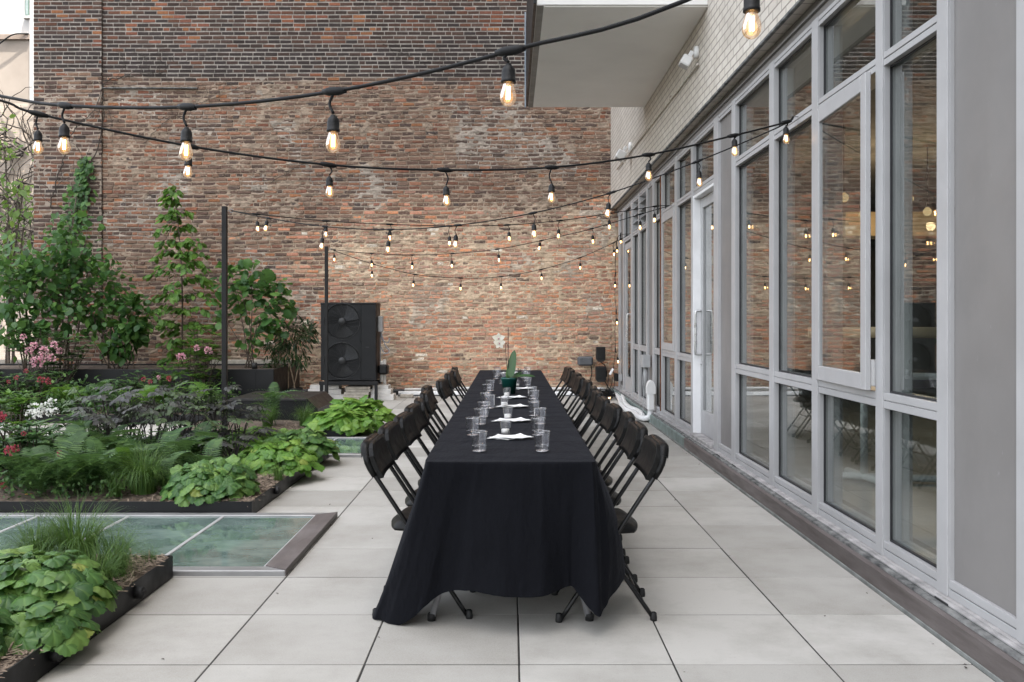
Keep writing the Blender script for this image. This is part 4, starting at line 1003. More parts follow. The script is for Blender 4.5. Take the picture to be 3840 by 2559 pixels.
m_.prism([(hx1-c_, zt+.001), (hx1-c_-.01, zt+.007), (hx1+.008, ze+.004), (hx1+.002, ze-.004)], 1, hy0-.012, hy1+.012); m_.build('sloped_end', M['browncap'], hb); m_ = MB(); m_.prism([(hx0+c_, zt+.001), (hx0+c_+.01, zt+.007), (hx0-.008, ze+.004), (hx0-.002, ze-.004)], 1, hy0-.012, hy1+.012); m_.build('sloped_end', M['browncap'], hb)
m_ = MB(); m_.box((hx0+c_+.0102, hy0-.014, zt+.0005), (hx1-c_-.0102, hy1+.014, zt+.008), .002); m_.box((hx0+c_+.012, hy0-.0145, zt-.02), (hx1-c_-.012, hy0-.0005, zt+.0003), .002); m_.build('lid', M['browncap'], hb)
pl = thing('long_planter', 'long black metal planter box against the brick wall, holding the trees', 'planter', (-6, 15.2, 0))
m_ = MB(); x0, x1, y0, y1, h = -9.6, -3.76, 14.5, 16.3, .575
m_.box((x0, y0, 0), (x1, y0+.02, h), .003); m_.box((x0, y1-.02, 0), (x1, y1, h), .003); m_.box((x1-.02, y0+.0205, 0), (x1, y1-.0205, h), .003); m_.box((x0, y0+.0205, 0), (x0+.02, y1-.0205, h), .003); m_.box((x1-.30, y0-.006, .0), (x1-.285, y0-.0005, h-.01), .001); m_.build('box', M['blackmetal'], pl)
m_ = MB(); m_.box((x0+.021, y0+.0205, .02), (x1-.021, y1-.021, h-.03)); m_.build('soil', M['soil'], pl)
m_ = MB(); m_.box((-5.4, y1+.0, .50), (-3.9, y1+.06, h+.07), .01); m_.build('timber_ledger', M['concrete'], pl)
m_ = MB(); m_.lathe([(0, 0), (.045, 0), (.045, .10), (0, .10)], (x1-.33, y0+.1, h-.002), 12); m_.build('irrigation_cap', M['rubber'], pl)
# ------------------------------------------------------------------ posts, speakers, boxes, pipes
PX = -2.94
for Y, zt_, lab in ((9.4, 2.525, 'nearer black square post holding the string lights, standing in the fern bed'), (14.6, 2.53, 'farther black square post holding the string lights, in front of the heat pump')):
    o = thing('light_post', lab, 'post', (PX, Y, 0), 'posts carrying the string lights')
    m_ = MB(); m_.box((PX-.025, Y-.025, 0), (PX+.025, Y+.025, zt_), .003); m_.build('post', M['post'], o)
    m_ = MB(); m_.tube([(PX+.029, Y, zt_-.045), (PX+.05, Y, zt_-.045)], .004, 6); m_.tube([(PX+.068+.018*math.cos(a_), Y, zt_-.045+.018*math.sin(a_)) for a_ in np.linspace(0, 2*math.pi, 15)], .004, 6); m_.build('eye_bolt', M['greytube'], o)
    m_ = MB(); m_.box((PX-.07, Y-.07, .001), (PX+.07, Y+.07, .012), .002); m_.build('base_plate', M['post'], o)
def speaker(label, u0, u1, v0, v1):
    Y = 16.45; a_ = at(u0, v1, Y); b_ = at(u1, v0, Y); o = thing('outdoor_speaker', label, 'speaker', ((a_[0]+b_[0])/2, Y, a_[2]), 'speakers on the brick wall')
    m_ = MB(); x0, x1, z0, z1 = a_[0], b_[0], a_[2], b_[2]
    m_.prism([(x0, z0+.05), (x0+.03, z0), (x1-.03, z0), (x1, z0+.04), (x1, z1), (x0, z1)], 1, Y, Y+.16); m_.build('cabinet', M['rubber'], o)
    m_ = MB(); m_.box((x0+.012, Y-.012, z0+.05), (x1-.012, Y-.0005, z1-.012), .006); m_.build('grille', simple('speaker_grille', (.004, .004, .004), .8, .5, 120, 0, .4, 300), o)
    m_ = MB(); m_.box((x0+.05, Y+.161, z0+.1), (x1-.05, Y+.30, z0+.16), .004); m_.build('bracket', M['blackmetal'], o)
speaker('upper black outdoor speaker on the brick wall near the right corner', 1371, 1391, 798, 832); speaker('lower black outdoor speaker on the brick wall near the right corner', 1370, 1393, 843, 878)
gbx = thing('wall_enclosure', 'rounded grey plastic box on the brick wall left of the speakers', 'electrical box', (1.3, 16.6, .8))
a_ = at(1328, 841, 16.55); b_ = at(1363, 820, 16.55); m_ = MB(); m_.box((a_[0], 16.55, a_[2]), (b_[0], 16.74, b_[2]), .028); m_.build('box', M['greybox'], gbx)
m_ = MB(); m_.tube([(a_[0]+.08+.025*math.cos(t_), 16.549, b_[2]-.05+.025*math.sin(t_)) for t_ in np.linspace(0, 2*math.pi, 17)], .002, 4); m_.build('embossed_ring', M['greybox'], gbx)
m_ = MB(); m_.tube(catmull([at(1358, 841, 16.62), at(1360, 858, 16.6), at(1356.5, 876, 16.6), at(1358, 893, 16.6), at(1366, 901, 16.6)], 6), .009, 6); m_.tube(catmull([at(1380, 832, 16.62), at(1391, 842, 16.6), at(1394, 862, 16.6), at(1390, 874, 16.6), at(1400, 895, 16.55), at(1406, 904, 16.5)], 6), .010, 6)
tag(m_.build('wall_cable', M['cable']), 'black cables hanging down the brick wall from the grey box and speakers', 'cable')
jb = thing('junction_box', 'pale grey junction box with a conduit on the window mullion near the far corner', 'electrical box', (1.86, 12.6, .6))
m_ = MB(); a_ = at(1477, 844, 12.55); b_ = at(1496, 816, 12.55); m_.box((1.80, 12.42, a_[2]), (1.905, 12.66, b_[2]), .006); m_.build('box', M['lightbox'], jb)
m_ = MB(); m_.tube([(1.855, 12.54, a_[2]), (1.855, 12.54, .45)], .03, 10); m_.tube(catmull([(1.83, 12.5, a_[2]), (1.80, 12.45, .55), (1.79, 12.3, .3), (1.76, 12.2, .02)], 5), .005, 5); m_.build('conduit', M['lightbox'], jb)
sl = thing('corner_flood_lamp', 'small tilted flood lamp and grey box low on the corner post by the brick wall', 'lamp', (1.8, 15.9, .6))
m_ = MB(); a_ = at(1421, 876, 15.8); b_ = at(1427, 860, 15.8); m_.box((1.865, 15.75, a_[2]), (1.93, 15.95, b_[2]), .004); m_.build('box', M['lightbox'], sl)
m_ = MB(); m_.box((1.80, 15.76, a_[2]), (1.8645, 15.94, b_[2]+.01), .01); m_.build('bracket', M['cable'], sl)
m_ = MB(); m_.box((-.012, -.075, -.06), (.012, .075, .06), .006, 0, Matrix.Translation(Vector((1.75, 15.84, .46)))@Matrix.Rotation(R(28), 4, 'Y')); m_.build('head', M['alu_bright'], sl)
pp = thing('white_conduit', 'thick white pipes sweeping along the window base up into a domed white cover', 'pipe', (1.75, 12, 0))
m_ = MB()
P1 = [at(1415, 905, 16.0), at(1424, 922, 15.0)+np.array([0, 0, .0]), (1.72, 14.2, .05), (1.70, 13.4, .045), (1.745, 12.9, .05), (1.735, 12.35, .05), (1.775, 12.12, .05), (1.83, 12.06, .075), (1.848, 12.06, .14), (1.848, 12.06, .20)]
P1 = [np.array(p, float) for p in P1]; 
for p in P1[:2]: p[2] = .06
m_.tube(catmull(P1, 8), .038, 12); m_.tube(catmull([p+np.array([.055 if i < 6 else .02, .10 if 4 < i < 7 else 0, .03 if i < 6 else 0]) for i, p in enumerate(P1[:-2])], 8), .030, 10); m_.build('pipe', M['plasticwhite'], pp)
m_ = MB(); m_.box((1.806, 12.0, .165), (1.898, 12.12, .40), .015); m_.prism([(1.795, .385), (1.795, .47), (1.803, .51), (1.82, .545), (1.85, .565), (1.88, .545), (1.897, .51), (1.905, .47), (1.905, .385)], 1, 11.99, 12.13); m_.build('dome_cover', M['plasticwhite'], pp)
bp_ = thing('base_pipes', 'bundle of white pipes lying along the foot of the brick wall', 'pipes', (0, 16.45, 0))
for k, (y_, z_, r_, xa, xb) in enumerate(((16.33, .045, .036, -2.0, 1.6), (16.42, .10, .030, -1.9, 1.7), (16.28, .022, .018, -1.95, 1.62), (16.36, .13, .020, -1.2, 1.65))):
    m_ = MB(); m_.tube(catmull([(xa, y_, z_), (xa+.7, y_+.03*math.sin(k), z_+.01), (xa+1.6, y_-.02, z_), (xb-.5, y_+.02, z_+.012*(k == 1)), (xb, y_, z_)], 6), r_, 8); m_.build('pipe', M['plasticwhite'] if k != 1 else M['whiteblock'], bp_)
m_ = MB(); m_.box((-2.0, 16.26, .0), (1.7, 16.285, .012)); m_.build('cable_tray', M['dark'], bp_)
fl_ = MB(); fl_.box((-1.92, 15.86, .001), (-1.70, 16.02, .055), .008); tag(fl_.build('loose_brick', M['concrete']), 'single loose concrete brick on the paving right of the heat pump stand', 'brick')
# ------------------------------------------------------------------ string lights
PA = np.array((-2.94+.07, 4.2, 2.485)); PB = np.array((PX+.068, 9.4, 2.48)); PC = np.array((PX+.068, 14.6, 2.485))
H0_, H1_, H2_, H3_ = [np.array((XF-.03, y, 2.715)) for y in (1.35, 6.1, 10.87, 14.7)]
def onplan(P0, P1, u, v):
    k = (u-U0)/F; d = P1-P0; t_ = (k*P0[1]-P0[0])/(d[0]-k*d[1]); Y = P0[1]+t_*d[1]; return at(u, v, Y)
m_ = MB(); m_.lathe([(0, 0), (.006, 0), (.0085, -.004), (.017, -.014), (.019, -.024), (.019, -.044), (.0205, -.045), (.0205, -.052), (.018, -.053), (0, -.053)], (0, 0, 0), 14); hold_o = m_.build('lamp_holder', M['socket'])
m_ = MB(); m_.lathe([(.013, -.052), (.0145, -.060), (.0195, -.075), (.0225, -.089), (.0215, -.100), (.016, -.110), (.008, -.1155), (0, -.117)], (0, 0, 0), 16); bulb_o = m_.build('bulb', M['bulb'], hold_o)
m_ = MB()
for a_ in (0, 1): m_.tube([(.0035*math.cos(a_*math.pi), .0035*math.sin(a_*math.pi), -.062), (.0035*math.cos(a_*math.pi), .0, -.098)], .0021, 6)
fil_o = m_.build('filament', M['bulbfil'], bulb_o)
m_ = MB(); m_.tube([(0, 0, -.053), (0, 0, -.064)], .004, 6); stem_o = m_.build('filament_support', M['alu_bright'], bulb_o)
bulb_o.parent = hold_o; fil_o.parent = hold_o; stem_o.parent = hold_o
used = [False]
def string(label, P0, P1, knots, r=.0048, lead=None, pts=None):
    o = thing('string_light', label, 'string light', P0, 'string lights over the terrace'); m_ = MB(); K = []
    for k in knots: K.append(onplan(P0, P1, k[0], k[1]) if P1 is not None else at(k[0], k[1], k[4]))
    full = ([P0] if lead is None else [P0]+lead)+K+([P1] if P1 is not None else [])
    if pts is not None: full = pts
    m_.tube(catmull(full, 6), r, 8)
    for i, k in enumerate(knots):
        if len(k) > 2 and k[2] is None: continue
        p = K[i]; b = at(k[2], k[3], p[1]); ax = norm(norm(p-b)*1.0+np.array([0, 0, .6])+np.array([.02*math.sin(i*3.3), .06*math.sin(i*2.1), 0])); top = b+ax*.117
        if top[2] > p[2]-.012: ax = norm(p-b+np.array([.0, 0, .001])); top = p-ax*.012; 
        dirc = norm(full[min(len(full)-1, i+2)]-full[i])
        m_.tube([p-dirc*.045, p-dirc*.02, p+dirc*.02, p+dirc*.045], [r*1.3, r*2.2, r*2.2, r*1.3], 8)
        md = (p+top)/2+np.array([(.018 if top[0] > p[0] else -.018)*.8, .008, -.0])
        m_.tube(catmull([p+np.array([0, 0, -.002]), md, top+ax*.004], 4), r*.72, 6)
        q = Vector((0, 0, 1)).rotation_difference(Vector(ax))
        if not used[0]: h = hold_o; kids = [bulb_o, fil_o, stem_o]; used[0] = True
        else:
            h = hold_o.copy(); col.objects.link(h); kids = []
            for c in (bulb_o, fil_o, stem_o): cc = c.copy(); col.objects.link(cc); kids.append(cc)
        h.parent = o; h.location = Vector(top-WLOC[o.name]); h.rotation_mode = 'QUATERNION'; h.rotation_quaternion = q
        for c in kids: c.parent = h
    m_.build('cable', M['cable'], o)
    if P1 is not None:
        e = MB(); e.tube([P1+np.array([.045, 0, 0]), P1+np.array([.0, 0, 0]), P1+np.array([-.012, -.0, .012]), P1+np.array([-.02, 0, .002])], .0035, 6); e.build('hook', M['greytube'], o)
string('string of lit bulbs nearest the camera, rising to the top right of the view', PA, H0_, [(150, 243, 147, 355), (430, 246, 427, 370), (768, 210, 765, 352), (1172, 117, 1167, 245), (1728, -68, 1727, 90)], .0062, [onplan(PA, H0_, 0, 221)])
string('string of lit bulbs second from the camera, ending at the hook on the tall window', PA, H1_, [(88, 262, 87, 355), (436, 336, 431, 410), (755, 379, 758, 455), (1022, 391, 1027, 475), (1268, 385, 1267, 467), (1490, 356, 1491, 417), (1685, 312, 1689, 360), (1806, 281, 1807, 331)], .0062, [onplan(PA, H1_, 0, 231)])
string('string of lit bulbs from the nearer post to the tall window hook', PB, H1_, [(617.8, 502, 609, 533), (747, 521, 738, 574), (896.7, 528, 891, 583), (1051, 518, 1046, 571), (1224, 490, 1228, 548), (1405, 443, 1395.5, 501), (1603, 371, 1608, 430), (1790, 292, None)])
string('string of lit bulbs from the nearer post to the middle of the window wall', PB, H2_, [(587.7, 492.4, 593, 534), (748, 508, 749, 546), (895.8, 516, 896, 555), (1034, 519.5, 1033, 567), (1166, 517.4, 1171, 556), (1286, 507.4, 1283, 550), (1400, 491, 1400, 529), (1506, 474.5, 1503.5, 513)])
string('string of lit bulbs from the farther post to the middle of the window wall', PC, H2_, [(769, 574.5, 768, 602), (854, 583, 854, 615), (947.8, 586, 947, 620), (1039.5, 583, 1038, 617), (1143, 573, 1147, 604), (1244.5, 553, 1238, 577), (1359.5, 526, 1363, 562), (1472, 492.5, 1471, 530)])
string('lowest string of lit bulbs, from the farther post to the far end of the windows', PC, H3_, [(800, 588, None), (857, 607, 854, 639), (954, 631, 949, 661), (1058, 639.4, 1058.5, 669), (1151, 636, 1151, 667), (1244.5, 619.4, 1244.5, 645), (1332, 592.7, 1333.5, 621), (1411, 557.7, 1411, 590)])
# the last lead drops down the corner and lies in a heap on the floor
gk = [(1418, 552, 1418, 582, 15.9), (1426, 540, 1426.5, 561, 15.9), (1414, 630, 1413, 662, 15.95), (1416, 716, 1418, 747, 15.95), (1414, 805, 1421, 836, 15.95)]
gp = [at(1449, 538, 14.7), at(1426, 540, 15.8), at(1418, 552, 15.9), at(1414, 600, 15.95), at(1414, 630, 15.95), at(1413, 680, 16), at(1416, 716, 15.95), at(1413, 760, 16), at(1414, 805, 15.95), at(1410, 850, 16), at(1412, 885, 16), at(1405, 900, 16)]
string('string light lead hanging down the corner post with lit bulbs', at(1449, 538, 14.7), None, gk, .0048, None, gp)
th = thing('light_cable_heap', 'tangled heap of cable with a few lit bulbs on the floor in the corner', 'string light', (1.55, 15.7, 0))
m_ = MB()
for k in range(7):
    t_ = np.linspace(0, 2*math.pi, 20); rx, ry = rng.uniform(.14, .30), rng.uniform(.10, .22); c = np.array([1.52+rng.uniform(-.10, .10), 15.65+rng.uniform(-.12, .12)])
    m_.tube(np.stack([c[0]+rx*np.cos(t_+k), c[1]+ry*np.sin(t_+k), .012+.03*k/2+.05*np.abs(np.sin(t_*1.5+k))], -1), .008, 5)
for k in range(5):
    P = [np.array([1.52+rng.uniform(-.3, .3), 15.7+rng.uniform(-.25, .25), rng.uniform(.02, .2)]) for _ in range(4)]; m_.tube(catmull(P, 5), .007, 5)
m_.tube(catmull([(1.62, 15.8, .02), (1.70, 15.9, .25), (1.72, 15.95, .42)], 5), .007, 5); m_.tube(catmull([(1.6, 15.7, .02), (1.74, 15.85, .2), (1.78, 15.92, .36)], 5), .007, 5)
m_.build('cable', M['cable'], th)
for (x, y, z, a_) in ((1.33, 15.35, .07, 1.2), (1.30, 15.2, .05, 2.0), (1.46, 15.4, .06, .3), (1.72, 15.3, .07, -2.6), (1.36, 15.5, .10, 2.4)):
    h = hold_o.copy(); col.objects.link(h); h.parent = th; h.location = Vector((x-1.55, y-15.7, z)); h.rotation_mode = 'XYZ'; h.rotation_euler = (0, R(-80), a_)
    for c in (bulb_o, fil_o): cc = c.copy(); col.objects.link(cc); cc.parent = h
# ------------------------------------------------------------------ plants
def blobpts(blobs, n):                      # leafy masses given by bearing, distance and half sizes in metres
    w = np.array([b[6] if len(b) > 6 else 1. for b in blobs]); out = []
    for b, k in zip(blobs, (w/w.sum()*n).astype(int)):
        c = at(b[0], b[1], b[2]); d = rdir(k); r = rng.uniform(.12, 1, (k, 1))**.42; out.append(c+d*r*np.array([b[3], b[5] if len(b) > 5 else b[3], b[4]]))
    return np.vstack(out)
def shrub(name, label, cat, base, blobs, ntip, nleaf, tpl, size, mat, group=None, nstem=4, bark='bark', r0=.014, spread=.10, flat=.5, droop=-.25, flowers=None, sz_var=.25):
    base = np.array(base, float); o = thing(name, label, cat, base, group); tips = blobpts(blobs, ntip); m_ = MB()
    stems = [base+np.array([rng.uniform(-1, 1)*.12, rng.uniform(-1, 1)*.10, 0]) for _ in range(nstem)]
    cen = [at(b[0], b[1], b[2]) for b in blobs]
    trunk = []
    for k, s_ in enumerate(stems):
        c = cen[k % len(cen)]; tp = c+np.array([rng.normal(0, .1), rng.normal(0, .1), .05]); P = catmull([s_, s_*.6+tp*.4+np.array([rng.normal(0, .05), 0, .10*(tp[2]-s_[2])]), tp], 8)
        trunk.append(P); m_.tube(P, np.linspace(r0, r0*.4, len(P)), 6)
    allp = np.vstack(trunk)
    for tpt in tips[::max(1, len(tips)//90)]:
        d = np.linalg.norm(allp-tpt, axis=1)+np.where(allp[:, 2] > tpt[2]+.02, .5, 0); a_ = allp[np.argmin(d)]; mid = (a_+tpt)/2+np.array([0, 0, .05])+rng.normal(0, .02, 3)
        m_.tube(catmull([a_, mid, tpt], 3), np.linspace(r0*.32, r0*.10, 7), 4, False)
    m_.build('stems', M[bark], o)
    f = Fol(); k = nleaf; P = np.repeat(tips, k, 0)+rng.normal(0, spread, (len(tips)*k, 3))*np.array([1, 1, .7]); c0 = np.mean(cen, 0)
    outw = norm(P-c0-np.array([0, 0, .2])); D = norm(outw*.7+rng.normal(0, .6, P.shape)+np.array([0, 0, droop])); N = norm(np.array([0, -.15, 1.])+rng.normal(0, flat, P.shape))
    f.put(tpl, P, D, N, size*np.exp(rng.normal(0, sz_var, len(P)))); f.build('foliage', M[mat], o)
    if flowers:
        for (u, v, Y, r_, fm) in flowers:
            c = at(u, v, Y); f = Fol(); n = 46; d = rdir(n, .25); d[:, 1] -= .25; d = norm(d)
            pp_ = c+d*r_*.75; f.put(leaf_ovate(2, .45, .2, -.25), pp_, norm(d+rng.normal(0, .55, d.shape)), d, r_*.55*rng.uniform(.7, 1.1, n)); f.build('flower', M[fm], o)
    return o
SOIL = .575
# young hornbeam: tiers of drooping sprays up a thin straight stem
hb_ = thing('young_hornbeam', 'slender young tree with drooping tiers of bright leaves against the brick wall', 'tree', at(418, 800, 15.6)*np.array([1, 1, 0])+np.array([0, 0, SOIL-.03]))
b0 = WLOC[hb_.name]; topz = at(400, 432, 15.6)[2]; m_ = MB(); tr_ = catmull([b0, at(419, 700, 15.6), at(416, 600, 15.6), at(408, 500, 15.6), at(402, 432, 15.6)], 8); m_.tube(tr_, np.linspace(.017, .004, len(tr_)), 7)
f = Fol()
NT = 13
for k in range(NT):
    z0 = b0[2]+.22+(topz-b0[2]-.26)*(k/(NT-1))**.95; h = (z0-b0[2])/(topz-b0[2]); full = (.80*(1-h)**.7+.13)*(.42 if k == 0 else .55 if k == 1 else .8 if k == 3 else 1.)
    for q in range(5 if k < NT-2 else 4):
        z = z0+rng.normal(0, .03); i = np.argmin(np.abs(tr_[:, 2]-z)); p = tr_[i]; a_ = q*math.pi/3+k*.7+rng.uniform(-.3, .3)
        d = norm(np.array([math.cos(a_)*1.2, math.sin(a_)*.7, 0])); ln = full*rng.uniform(.55, 1.1)
        br = catmull([p, p+d*ln*.5+np.array([0, 0, .15*ln]), p+d*ln+np.array([0, 0, -.10*ln])], 6); m_.tube(br, np.linspace(.006, .0018, len(br)), 4, False)
        n = int(6+28*ln); tt = rng.uniform(.15, 1, n); ii = (tt*(len(br)-1)).astype(int); pp_ = br[ii]+rng.normal(0, .022, (n, 3)); sd = np.where(rng.random(n) < .5, 1, -1)[:, None]; perp = np.array([-d[1], d[0], 0])
        f.put(OV, pp_, norm(d*.6+sd*perp*.8+np.array([0, 0, -.75])+rng.normal(0, .22, (n, 3))), norm(np.array([0, -.2, 1.])+rng.normal(0, .3, (n, 3))), rng.uniform(.09, .15, n))
m_.build('trunk', M['bark'], hb_); f.build('crown', M['lf_horn'], hb_)
G1 = 'trees and shrubs along the brick wall'
shrub('redbud_tree', 'multi stemmed small tree with round leaves just right of the nearer post', 'tree', at(575, 850, 15.4)*np.array([1, 1, 0])+np.array([0, 0, SOIL-.03]),
      [(575, 650, 15.4, .40, .30, .35, 1.2), (625, 680, 15.4, .30, .30, .3, 1.1), (545, 690, 15.4, .26, .34, .3, .8), (612, 745, 15.3, .24, .24, .25, .7), (540, 625, 15.4, .28, .16, .2, .45), (575, 785, 15.3, .16, .16, .2, .3), (505, 740, 15.3, .12, .12, .2, .2)], 75, 6, HEART, .105, 'lf_tree', G1, 7, 'bark', .011, .11)
shrub('potted_willow_tree', 'small narrow leaved tree growing in the black pot left of the heat pump', 'tree', at(672, 890, 15.5)*np.array([1, 1, 0])+np.array([0, 0, .16]),
      [(675, 770, 15.5, .26, .20, .22, 1), (650, 800, 15.5, .24, .22, .2, .8), (700, 765, 15.5, .14, .16, .2, .5), (690, 822, 15.5, .16, .12, .2, .4), (630, 835, 15.5, .10, .14, .15, .3)], 110, 8, NARROW, .10, 'lf_ficus', None, 3, 'palebark', .013, .07, .8, -.5)
po = thing('plant_pot', 'round black nursery pot on the paving left of the heat pump', 'pot', at(673, 902, 15.5)*np.array([1, 1, 0]))
m_ = MB(); q_ = WLOC[po.name]; m_.lathe([(0, .0), (.115, .0), (.145, .17), (.162, .172), (.165, .20), (.155, .205), (.14, .18), (0, .175)], q_, 24); m_.build('pot', M['potblack'], po)
shrub('climbing_tree', 'tall leafy shrub at the left corner of the brick wall, the one reaching highest', 'tree', at(150, 850, 15.2)*np.array([1, 1, 0])+np.array([0, 0, SOIL-.03]),
      [(160, 500, 15.3, .20, .28, .2, .45), (178, 452, 15.8, .10, .20, .12, .2), (165, 565, 15.2, .36, .30, .3, 1.2), (120, 610, 15.2, .46, .30, .35, 1.5), (190, 620, 15.2, .38, .30, .3, 1.2), (215, 600, 15.3, .16, .16, .2, .3), (80, 640, 15.2, .40, .28, .35, 1.1)], 105, 6, OVW, .115, 'lf_tree', G1, 5, 'bark', .016, .14)
shrub('broad_shrub', 'broad dark leafy shrub filling the far left corner below the tall one', 'shrub', at(60, 850, 15.0)*np.array([1, 1, 0])+np.array([0, 0, SOIL-.03]),
      [(40, 640, 15.0, .5, .40, .4, 1.2), (20, 720, 15.0, .5, .38, .4, 1.1), (110, 690, 15.0, .5, .34, .4, 1.2), (70, 760, 15.0, .35, .25, .3, .6), (10, 600, 15.2, .3, .3, .3, .6)], 125, 6, OVW, .115, 'lf_tree', G1, 6, 'bark', .014, .14)
shrub('viburnum_shrub', 'round leafed shrub with bare lower stems in the middle of the long planter', 'shrub', at(262, 850, 15.2)*np.array([1, 1, 0])+np.array([0, 0, SOIL-.03]),
      [(205, 670, 15.2, .36, .30, .3, 1.1), (245, 640, 15.2, .24, .24, .3, .7), (225, 740, 15.2, .32, .24, .3, .9), (270, 690, 15.2, .24, .22, .25, .6), (160, 715, 15.2, .3, .3, .3, .7)], 80, 6, OVW, .11, 'lf_tree', G1, 6, 'bark', .012, .12)
shrub('thin_shrub', 'thin open shrub in the long planter between the round leafed shrub and the slender tree', 'shrub', at(292, 850, 15.2)*np.array([1, 1, 0])+np.array([0, 0, SOIL-.03]),
      [(310, 700, 15.2, .14, .16, .2, .6), (295, 750, 15.2, .2, .16, .2, .7), (310, 775, 15.2, .14, .14, .2, .5), (262, 800, 15.2, .26, .16, .2, .7), (328, 740, 15.2, .08, .10, .15, .25)], 60, 6, OVW, .12, 'lf_tree', G1, 4, 'bark', .010, .08)
# rhododendrons and azaleas
def whorls(name, label, base, blobs, n, size, mat, flowers=None, group='rhododendrons and azaleas', tpl=None, per=8):
    base = np.array(base, float); o = thing(name, label, 'shrub', base, group); tips = blobpts(blobs, n); m_ = MB(); f = Fol()
    for tpt in tips[::2]: m_.tube(catmull([base+rng.normal(0, .05, 3)*np.array([1, 1, 0]), (base*.4+tpt*.6)+rng.normal(0, .03, 3)-np.array([0, 0, .04]), tpt], 3), np.linspace(.010, .004, 7), 4, False)
    m_.build('stems', M['bark'], o)
    for tpt in tips:
        a_ = np.arange(per)*2*math.pi/per+rng.uniform(0, 6); up = rng.uniform(.05, .55, per); D = np.stack([np.cos(a_), np.sin(a_), up], -1); D[:, :2] += rng.normal(0, .15, (per, 2))
        f.put(tpl or LANCE, np.repeat(tpt[None], per, 0), D, np.array([0, 0, 1.]), size*rng.uniform(.7, 1.15, per))
    f.build('foliage', M[mat], o)
    for (u, v, Y, r_, fm) in (flowers or []):
        c = at(u, v, Y); f = Fol(); n_ = 42; d = rdir(n_, .3); d[:, 1] -= .35; d = norm(d)
        f.put(leaf_ovate(2, .5, .2, -.25), c+d*r_*.7, norm(d+rng.normal(0, .6, d.shape)), d, r_*.6*rng.uniform(.7, 1.15, n_)); f.build('flower', M[fm], o)
    return o
def gp_(u, v, Y, z=.09): p = at(u, v, Y); p[2] = z; return p
whorls('rhododendron', 'rhododendron with pale pink flower heads at the far left by the metal fence', gp_(120, 850, 14.2, .09), [(100, 800, 14.2, .42, .34, .3, 1.2), (160, 800, 14.2, .36, .22, .3, 1.1), (60, 790, 14.2, .26, .28, .2, .7), (120, 850, 14.1, .45, .2, .3, .8)], 90, .15, 'lf_rhodo',
       [(84, 832, 13.7, .085, 'fl_pink'), (102, 808, 13.75, .07, 'fl_pink'), (119, 822, 13.7, .055, 'fl_pink'), (66, 806, 13.8, .055, 'fl_pink'), (78, 795, 13.8, .055, 'fl_pink'), (54, 775, 13.9, .05, 'fl_pink'), (125, 793, 13.8, .05, 'fl_pink'), (137, 806, 13.8, .05, 'fl_pink'), (98, 826, 13.7, .05, 'fl_pink')])
whorls('rhododendron', 'rhododendron with two pink flower heads left of the nearer post', gp_(455, 880, 14.0, .09), [(470, 790, 14.0, .30, .26, .28, 1.1), (440, 850, 13.9, .34, .22, .28, 1.0), (485, 840, 13.9, .22, .28, .2, .8), (430, 800, 14.1, .12, .14, .15, .3), (400, 860, 13.9, .28, .14, .2, .5)], 105, .13, 'lf_horn',
       [(415, 822, 13.55, .065, 'fl_pink'), (479, 806, 13.6, .055, 'fl_pink'), (452, 800, 13.65, .045, 'fl_pink')])
whorls('azalea', 'dark azalea with crimson flowers at the left, in front of the metal fence', gp_(60, 905, 12.9, .09), [(40, 885, 12.9, .45, .16, .3, 1), (110, 880, 12.9, .40, .18, .3, 1), (0, 880, 12.9, .3, .16, .3, .7)], 110, .085, 'lf_fern',
       [(94, 873, 12.6, .045, 'fl_red'), (112, 876, 12.55, .042, 'fl_red'), (38, 868, 12.6, .03, 'fl_red'), (60, 853, 12.7, .03, 'fl_red'), (20, 878, 12.6, .026, 'fl_red')], tpl=OV)
whorls('azalea', 'low dark azalea with a few red flowers in front of the long planter', gp_(350, 905, 12.9, .09), [(340, 880, 12.9, .45, .16, .3, 1), (300, 890, 12.9, .35, .14, .3, .7), (385, 885, 12.9, .3, .16, .3, .6)], 110, .075, 'lf_fern',
       [(388, 870, 12.6, .035, 'fl_red'), (330, 872, 12.6, .03, 'fl_red'), (365, 868, 12.6, .03, 'fl_pink'), (345, 878, 12.55, .03, 'fl_red')], tpl=OV)
whorls('azalea', 'white flowering azalea between the left planting beds', gp_(105, 985, 12.3, .09), [(95, 945, 12.3, .32, .16, .25, 1), (130, 950, 12.3, .22, .13, .2, .6), (60, 950, 12.3, .2, .14, .2, .5)], 80, .06, 'lf_rhodo',
       [(78, 938, 12.05, .065, 'fl_white'), (92, 945, 12.0, .065, 'fl_white'), (105, 935, 12.05, .06, 'fl_white'), (70, 952, 12.0, .06, 'fl_white'), (120, 925, 12.1, .055, 'fl_white'), (128, 945, 12.0, .045, 'fl_white'), (85, 955, 11.95, .055, 'fl_white'), (112, 948, 12.0, .05, 'fl_white'), (62, 940, 12.05, .045, 'fl_white')], tpl=OV)
whorls('azalea', 'azalea with crimson flowers and pale leaf rosettes at left of the middle bed', gp_(60, 1150, 7.15, .08), [(90, 1010, 7.2, .24, .13, .2, .9), (30, 1020, 7.1, .22, .16, .2, .8), (130, 1060, 7.1, .25, .20, .2, .8), (40, 1090, 7.0, .32, .20, .2, 1.0), (-20, 1060, 7.1, .2, .25, .2, .5)], 130, .095, 'lf_rhodo',
       [(22, 1037, 6.75, .036, 'fl_red'), (36, 1030, 6.75, .026, 'fl_red'), (2, 960, 7.0, .04, 'fl_red'), (54, 997, 6.9, .016, 'fl_red'), (8, 1116, 6.65, .024, 'fl_red'), (138, 1042, 6.8, .02, 'fl_red')])
